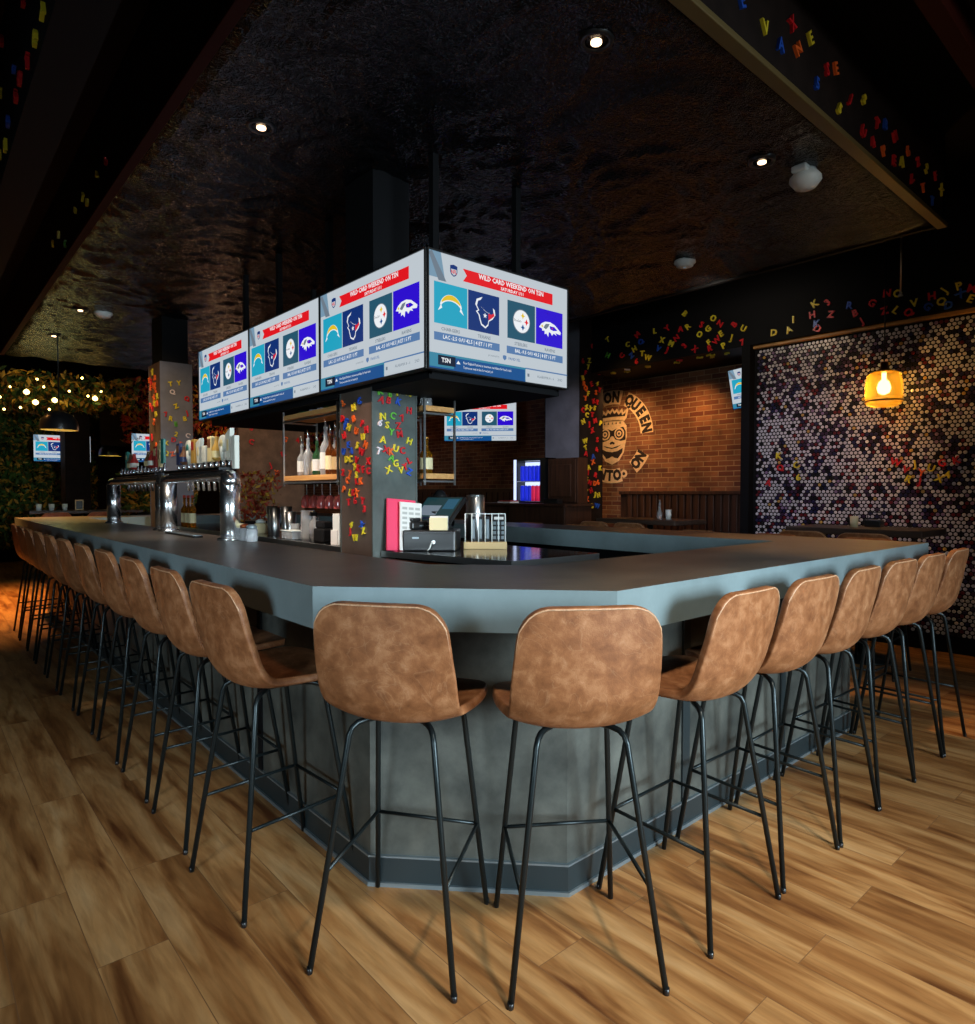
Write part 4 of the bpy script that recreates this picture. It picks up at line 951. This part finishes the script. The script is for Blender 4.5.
nb=empty('note_block',(2.415,3.215,1.125),-.80,'cream note block standing on the cash drawer edge','note block')
MB().box(-.055,.055,-.012,.012,0,.075,'cream_paper',.002).build('paper_pad',nb); MB().box(-.055,.055,.012,.03,.0,.085,'white_paper',.002).build('loose_sheets',nb)
# menus
plain('printed_grey',srgb(176,176,172),.7)
mn=empty('menu_board',(2.23,3.385,1.0),0,'pink menu board leaning on the near column','menu')
tfm=Matrix.Rotation(math.radians(-7),4,'X')@Matrix.Rotation(math.radians(5),4,'Y')
MB().box(-.075,.13,-.008,.008,0,.315,'pink_card',.002,tf=tfm).build('pink_cover',mn)
mw=empty('menu_sheet',(2.285,3.35,1.0),0,'white printed menu leaning in front of the pink board','menu')
m=MB(); m.box(-.06,.098,-.005,.005,0,.295,'white_paper',.001,tf=tfm)
m.build('sheet',mw); m=MB()
for i in range(5):
    for j in range(3): m.box(-.045+j*.047,-.01+j*.047,-.0058,-.0052,.13+i*.03,.145+i*.03,'printed_grey',tf=tfm)
m.build('printed_blocks',mw)
# wire rack with cards
rk=empty('card_rack',(2.737,3.155,1.0),-.72,'white wire rack on a pale wooden base beside the till','rack')
MB().box(-.135,.135,-.06,.06,0,.045,'light_wood',.004).build('wooden_base',rk)
for i in range(7):
    x=-.125+i*.0417
    MB().tube([(x,-.05,.045),(x,-.05,.22),(x,.05,.22),(x,.05,.045)],.0035,'white_plastic',6).build('wire_loop',rk)
m=MB().tube([(-.125,-.05,.22),(.125,-.05,.22)],.003,'white_plastic',6); m.build('top_wire',rk)
for i,x in enumerate((-.075,-.03,.015)):
    simple('coaster_stack','coasters','black card stack in the wire rack, %s from the left'%ORD[i],[('cards',MB().box(-.012,.012,-.035,.04,0,.155,'black_plastic',.001)),('card_print',MB().box(-.009,.009,-.0365,-.035,.02,.14,'trim_metal'))],(2.737+x*.75,3.155+x*-.66,1.045),'cards in the rack',-.72)
m=MB(); m.box(-.045,.045,-.006,.006,0,.165,'black_plastic',.001); pm=MB()
for i in range(3):
    for j in range(4): pm.box(-.036+i*.026,-.018+i*.026,-.0068,-.006,.015+j*.03,.035+j*.03,'trim_metal')
pm.box(-.03,.03,-.0068,-.006,.138,.155,'white_paper')
simple('black_card','card','black printed card facing out at the right of the wire rack',[('card_sheet',m),('printed_icons',pm)],(2.737+.085*.75,3.155-.085*.66,1.045),None,-.72)
simple('steel_canister','canister','tall brushed steel canister behind the wire rack',[('canister_body',MB().lathe([(.06,0),(.065,.005),(.065,.32),(.06,.325)],'brushed_steel',n=28)),('lid',MB().lathe([(.062,.325),(.062,.335),(.02,.34)],'brushed_steel',n=28))],(2.945,3.50,1.0))
simple('black_pitcher','pitcher','glossy black pitcher behind the till',[('pitcher_body',MB().lathe([(.06,0),(.07,.02),(.075,.2),(.05,.28),(.055,.33),(.02,.37)],'black_plastic',n=24)),('handle',MB().tube([(.06,0,.28),(.12,0,.25),(.12,0,.12),(.07,0,.08)],.01,'black_plastic',8))],(2.82,3.74,1.0))

# ------------------------------------------------------------------ cabinet and fridge by the wall
cab=empty('wood_cabinet',(5.95,5.77,0),0,'dark wooden cabinet with a raised panel door in front of the grey column','cabinet')
MB().box(-.15,.34,-.5,.45,0,1.19,'dark_wood',.005).build('base_body',cab)
MB().box(-.2,.34,-.55,1.25,1.19,1.22,'dark_wood',.004).build('worktop',cab)
MB().box(0.15,.34,-.44,.05,1.22,1.78,'dark_wood',.004).build('upper_body',cab)
d=MB().box(.13,.15,-.42,.03,1.24,1.76,'dark_wood',.004); d.box(.118,.13,-.36,-.03,1.30,1.70,'dark_wood',.008); d.build('door',cab)
MB().box(-.1,.34,.45,1.25,0,1.19,'dark_wood',.005).build('lower_body',cab)
fr=empty('bottle_fridge',(6.12,6.17,1.22),0,'small glass door fridge glowing with blue and red cans on the cabinet','fridge')
m=MB(); m.box(-.0,.2,-.30,.30,.0,.02,'black_plastic'); m.box(0,.2,-.30,.30,.55,.58,'black_plastic'); m.box(0,.2,-.30,-.27,0,.58,'black_plastic'); m.box(0,.2,.27,.30,0,.58,'black_plastic'); m.box(.19,.2,-.3,.3,0,.58,'black_plastic'); m.build('fridge_case',fr)
MB().box(.175,.185,-.26,.26,.03,.54,'fridge_glow').build('lit_back_panel',fr)
MB().box(.02,.17,-.26,.26,.275,.285,'white_plastic').build('fridge_shelf',fr)
MB().box(-.012,-.0,-.29,-.20,.01,.57,'black_plastic').build('door_stile',fr); MB().box(-.012,-.0,.25,.29,.01,.57,'fridge_glow').build('light_tube',fr)
emis('can_blue',srgb(30,50,240),1.0); emis('can_red',srgb(235,40,110),.9)
plain('can_blue_glow',srgb(30,50,230),.4,emit=.35); plain('can_red_glow',srgb(230,40,90),.4,emit=.35)  # emission in the can colours stands in for the fridge light on them
for rw in range(2):
    for i in range(7):
        y=6.17-.20+.068*i; red=(rw==0 and i in (1,2,3)); z=1.245 if rw==0 else 1.505
        simple('drink_can','can','%s can on the %s shelf of the small fridge, %s from the right'%('red' if red else 'blue',('lower','upper')[rw],ORD[i]),[('can_body',MB().lathe([(.024,0),(.027,.01),(.027,.19),(.02,.2)],'can_red_glow' if red else 'can_blue_glow',n=12)),('can_top',MB().lathe([(.018,.2),(.018,.204)],'white_plastic',n=12))],(6.19,y,z),'cans in the fridge')

simple('paper_stack','papers','stack of papers lying on the cabinet below the fridge',[('sheets',MB().box(-.08,.08,-.12,.12,0,.02,'white_paper',.002)),('red_folder',MB().box(-.07,.07,-.11,.11,.02,.035,'tap_red',.002))],(5.86,6.3,1.22))
simple('black_caddy','caddy','low black caddy on the cabinet below its door',[('caddy_box',MB().box(-.05,.05,-.12,.12,0,.05,'black_plastic',.01)),('caddy_rim',MB().box(-.055,.055,-.125,.125,.05,.06,'black_plastic',.003))],(5.9,5.55,1.22))

# ------------------------------------------------------------------ tables near the walls
def table(x,y,lx,ly,label,z=1.07):
    r=empty('high_table',(x,y,0),0,label,'table','high tables')
    MB().box(-lx/2,lx/2,-ly/2,ly/2,z-.05,z,'table_wood',.006).build('tabletop',r)
    m=MB(); m.lathe([(.24,0),(.24,.015),(.05,.03),(.035,.05)],'black_metal',n=24); m.build('base',r)
    MB().lathe([(.035,.03),(.035,z-.05)],'black_metal',n=14).build('post',r)
    return r
table(5.85,2.05,.6,1.0,'dark high table in front of the bottle cap wall')
table(6.05,4.25,.6,1.0,'dark high table in front of the brick mural alcove')
table(2.2,12.6,1.6,.6,'dark high table far left with small white cups')
for i,(x,y) in enumerate(((5.5,2.3),(5.5,1.85))):
    dup(stool,(x,y,0),face(1,0),'dark brown stool tucked at the cap wall table, %s'%('farther one' if i==0 else 'nearer one'),'table stools')
for i,(x,y) in enumerate(((5.62,4.5),(5.62,4.05))):
    dup(stool,(x,y,0),face(1,0),'dark brown stool tucked at the table before the brick mural, %s'%('farther one' if i==0 else 'nearer one'),'table stools')
for i,(x,y) in enumerate(((1.7,12.1),(2.3,12.1))):
    dup(stool,(x,y,0),face(0,1),'stool at the far left high table, %s'%('left one' if i==0 else 'right one'),'table stools')
simple('candle_cup','cup','small cream candle cup on the table by the bottle cap wall',[('cup_body',MB().lathe([(.028,0),(.032,.09)],'cream_paper',n=16)),('wick_flame',MB().lathe([(.004,.09),(.004,.10)],'black_plastic',n=8))],(5.85,2.12,1.07))
simple('condiment_caddy','caddy','dark condiment caddy behind the candle cup by the cap wall',[('caddy_box',MB().box(-.05,.05,-.06,.06,0,.06,'black_plastic',.006)),('caddy_handle',MB().tube([(0,-.05,.06),(0,-.05,.12),(0,.05,.12),(0,.05,.06)],.005,'black_metal',6))],(6.0,2.02,1.07))
simple('candle_cup','cup','small white cup on the table before the brick mural',[('cup_body',MB().lathe([(.028,0),(.032,.10)],'white_plastic',n=16)),('cup_rim',MB().lathe([(.033,.10),(.033,.104)],'white_plastic',n=16))],(6.05,4.02,1.07))
simple('oil_bottle','bottle','thin clear bottle beside the white cup before the mural',[('glass_body',MB().lathe([(.028,0),(.03,.06),(.012,.11),(.01,.19)],'glass_clear',n=14)),('stopper',MB().lathe([(.011,.19),(.011,.21)],'brushed_steel',n=10))],(6.05,4.13,1.07))
for i,x in enumerate((1.55,1.72,1.9)):
    simple('small_cup','cup','small white cup on the far left table, %s from the left'%ORD[i],[('cup_body',MB().lathe([(.035,0),(.04,.1)],'white_plastic',n=14)),('cup_rim',MB().lathe([(.041,.1),(.041,.106)],'white_plastic',n=14))],(x,12.5,1.07),'cups on the far table')
simple('table_card','card','small framed card on the far left table',[('card_frame',MB().box(-.06,.06,-.01,.01,0,.17,'light_wood',.003)),('card_print',MB().box(-.045,.045,-.012,-.01,.02,.15,'black_plastic'))],(2.1,12.5,1.07))

# pendants
def pendant(x,y,z,label):
    r=empty('pendant_lamp',(x,y,z),0,label,'pendant lamp','dome pendants')
    MB().lathe([(.205,0),(.205,.05),(.19,.12),(.14,.19),(.07,.225),(.03,.235)],'black_plastic',n=28,cap=False).build('dome_shade',r)
    MB().lathe([(.198,.004),(.198,.05),(.183,.115),(.135,.182),(.03,.22)],'cream_paper',n=28,cap=False).build('inner_lining',r)
    MB().lathe([(.01,.05),(.04,.07),(.045,.10),(.02,.15)],'lamp_core',n=16).build('bulb',r)
    MB().tube([(0,0,.235),(0,0,3.95-z)],.008,'black_metal',6).build('cord',r)
pendant(1.40,9.5,2.11,'black dome pendant lamp above the left end of the bar')
pendant(2.95,14.4,2.06,'farther dome pendant lamp seen beside the far column')

# foliage at far left
def foliage(name,n,box,mats,label,sz=(.04,.09),seed=5,dens=None):
    q=random.Random(seed); mb=MB()
    for _ in range(n):
        for _t in range(20):
            c=Vector((q.uniform(box[0],box[1]),q.uniform(box[2],box[3]),q.uniform(box[4],box[5])))
            if dens is None or q.random()<dens(c): break
        s=q.uniform(*sz); R=Matrix.Rotation(q.uniform(0,6.28),4,'Z')@Matrix.Rotation(q.uniform(-1.2,1.2),4,'X')@Matrix.Rotation(q.uniform(-1.2,1.2),4,'Y')
        mb.add([(0,-s,0),(s*.45,-.1*s,s*.12),(0,s,0),(-s*.45,-.1*s,s*.12)],[(0,1,2),(0,2,3)],q.choice(mats),tf=T(*c)@R)
    o=mb.build(name); tag(o,label,'foliage',None,'stuff'); return o
foliage('wall_ivy',9000,(.72,2.9,15.3,15.85,.3,3.1),['leaf_green','leaf_green','leaf_gold'],'dim leafy green ivy covering the far left wall')
foliage('ceiling_greenery',3500,(.6,3.0,12.2,14.9,2.75,3.25),['leaf_green','leaf_gold'],'green garland hanging below the ceiling at the far left',(.04,.08),6)
foliage('autumn_garland',3200,(2.9,7.2,13.0,13.28,2.25,3.4),['leaf_rust','leaf_rust','leaf_gold'],'dark red leaf garland along the top of the rear wall',(.04,.08),8)
foliage('potted_greenery',900,(2.7,3.9,12.3,12.9,1.0,1.75),['leaf_green','leaf_gold'],'bushy gold green plant behind the farther beer tower',(.05,.09),9)
foliage('flower_cluster',500,(2.9,3.4,7.6,8.2,1.0,1.6),['leaf_rust','leaf_gold','leaf_rust'],'red and gold leaf cluster behind the back counter',(.03,.05),10)
pl=MB().lathe([(.2,0),(.28,.02),(.32,.9),(.3,1.02)],'black_plastic',n=20); o=pl.build('planter',loc=(3.3,12.6,0)); tag(o,'dark planter holding the gold green plant in the rear','planter')
pl=MB().lathe([(.2,0),(.22,1.02)],'black_plastic',n=20); o=pl.build('leaf_stand',loc=(3.15,7.9,0)); tag(o,'dark stand under the red and gold leaves','stand')
# letters scattered on the rear rust panel
for x,z in scatter(9,4.2,5.15,1.5,2.6,.12):
    letter((x,10.9,z),'v',.12,rr.choice('RRO'),'the brown rear panel','letters on the rear panel')
# string lights
q=random.Random(21)
BP=[(1.2,2.95),(1.35,2.85),(1.5,3.05),(1.62,2.98),(1.75,2.8),(1.9,2.9),(2.05,3.1),(2.15,2.85),(1.05,2.75),(1.3,2.62),(1.7,2.65),(2.3,2.88),(2.42,3.0),(1.45,2.7),(1.12,2.6)]
wire=[(x,12.1+.3*math.sin(i),z+.05) for i,(x,z) in enumerate(sorted(BP))]
o=MB().tube(wire,.004,'black_metal',5).build('light_string'); tag(o,'thin wire of the fairy lights at the far left','wire')
for i,(x,z) in enumerate(sorted(BP)):
    r_=.04 if i in (4,5,9,13) else .018
    p=wire[i]; o=empty('fairy_light',(p[0],p[1],p[2]-.02),0,'warm round bulb of the fairy light string, %s along the wire'%(ORD+['twelfth','thirteenth','fourteenth','fifteenth'])[i],'light bulb','fairy lights')
    MB().lathe([(.004,0),(r_*.8,-r_*.5),(r_,-r_),(r_*.8,-r_*1.6),(.004,-r_*2)],'bulb_glow',n=10).build('bulb',o); MB().lathe([(.009,0),(.009,.022)],'black_plastic',n=8).build('socket',o)

# ------------------------------------------------------------------ lights
def spot(loc,target,power,col,size=60,blend=.8,rad=.05):
    l=bpy.data.lights.new('spot','SPOT'); l.energy=power; l.color=col; l.spot_size=math.radians(size); l.spot_blend=blend; l.shadow_soft_size=rad
    o=bpy.data.objects.new('spot_light',l); COL.objects.link(o); o.location=loc
    o.rotation_euler=(Vector(target)-Vector(loc)).to_track_quat('-Z','Y').to_euler(); return o
def area(loc,target,power,col,sx,sy):
    l=bpy.data.lights.new('area','AREA'); l.energy=power; l.color=col; l.shape='RECTANGLE'; l.size=sx; l.size_y=sy
    o=bpy.data.objects.new('assumed_daylight',l); COL.objects.link(o); o.location=loc
    o.rotation_euler=(Vector(target)-Vector(loc)).to_track_quat('-Z','Y').to_euler(); return o
def point(loc,power,col,rad=.05):
    l=bpy.data.lights.new('p','POINT'); l.energy=power; l.color=col; l.shadow_soft_size=rad
    o=bpy.data.objects.new('point_light',l); COL.objects.link(o); o.location=loc; return o
WARM=(1,.70,.40); AMB=(1,.50,.16); COOL=(.72,.9,1.0); NEU=(1,.86,.68)
# assumed daylight: area light added behind the camera, no shop front built
a1=area((1.9,-4.3,1.9),(1.9,1.3,.7),88,COOL,2.4,1.6); a1.data.spread=math.radians(62)
a2=area((-4.2,-.6,1.8),(.9,3.0,.9),18,COOL,1.8,1.4); a2.data.spread=math.radians(50)  # added cool side area that lifts the left counter edge, no window there
# assumed downlights and a red fill over the aisle in front of the bar
spot((1.2,-.4,3.6),(1.7,1.0,0),350,NEU,47,1,.12)
spot((2.9,-.3,3.6),(3.0,.8,0),75,NEU,60,1,.12)
spot((-.4,2.4,3.6),(.2,2.8,0),16,(1,.34,.1),70,1,.1)  # added red fill that tints the floor at the left, no lamp there
spot((-.3,1.0,3.6),(.75,2.2,.8),30,WARM,26,1,.1)
# far left warm area
spot((.6,10.0,3.1),(.7,9.8,0),1000,(1,.42,.1),86,1,.1)  # assumed spot for the orange floor, no fixture modelled
point((1.7,11.9,2.5),5,(.85,.85,.3),.2)
point((4.6,12.3,2.4),14,(1,.55,.3),.2)  # added fill that lifts the rear leaf garland, no lamp there
spot((5.35,3.3,3.2),(6.52,3.4,2.98),16,NEU,120,1,.1)  # added soft fill to brighten the letters on the soffit
point((3.4,.1,3.4),7,NEU,.1)  # unseen point added to brighten the right bulkhead's letters
spot((1.9,8.3,3.25),(1.5,8.2,1.07),280,(1,.62,.22),60,1,.08)  # spot added to turn the counter's far left end golden
spot((4.5,2.2,3.2),(4.1,1.6,1.07),210,AMB,56,1,.08)  # amber spot added for the orange right end of the counter
# assumed spots on mural, cap wall and column, plus the hanging lamp's light
spot((6.9,4.3,2.83),(7.36,4.7,1.5),34,AMB,110,1,.05)
spot((6.72,5.25,2.82),(7.36,5.6,1.8),42,(1,.6,.25),100,1,.05)
spot((4.7,4.6,3.25),(7.36,4.9,1.9),120,(1,.55,.2),44,1,.05)
point((6.36,2.09,2.26),95,(1,.5,.12),.05)
spot((4.4,3.0,3.25),(6.6,3.0,1.1),125,(.9,.82,1),60,1,.1)
spot((5.6,3.6,3.25),(6.5,5.47,1.8),90,WARM,50,1,.05)
spot((4.6,4.6,3.25),(6.3,5.8,1.9),60,(.75,.8,1),40,1,.05)
# assumed ceiling spots inside bar
spot((.95,3.2,3.25),(2.1,3.65,1.45),170,(1,.62,.42),40,1,.05)
spot((.9,4.45,3.25),(2.2,4.4,1.35),330,(1,.84,.68),36,1,.05)
spot((1.9,1.6,3.2),(2.4,3.4,1.2),42,NEU,44,1,.05)
spot((1.2,6.2,3.2),(2.1,8.0,2.0),110,WARM,50,1,.05)
spot((.8,4.3,3.25),(1.45,4.7,1.35),130,NEU,44,1,.05)
spot((3.4,9.0,3.25),(4.6,10.9,1.9),110,WARM,70,1,.05)
w=bpy.data.worlds.new('w'); scn.world=w; w.use_nodes=True
w.node_tree.nodes['Background'].inputs[0].default_value=(.5,.6,.8,1); w.node_tree.nodes['Background'].inputs[1].default_value=.01

# ------------------------------------------------------------------ camera
cam=bpy.data.cameras.new('camera'); co=bpy.data.objects.new('camera',cam); COL.objects.link(co)
co.location=(0,0,1.35); co.rotation_euler=(PI/2-.0287,0,-.718)
cam.sensor_fit='HORIZONTAL'; cam.sensor_width=36; cam.lens=663.66*36/975; cam.clip_start=.05; cam.clip_end=60
scn.camera=co
scn.view_settings.view_transform='Standard'; scn.view_settings.look='None'; scn.view_settings.gamma=1; scn.view_settings.use_curve_mapping=False
scn.view_settings.exposure=0
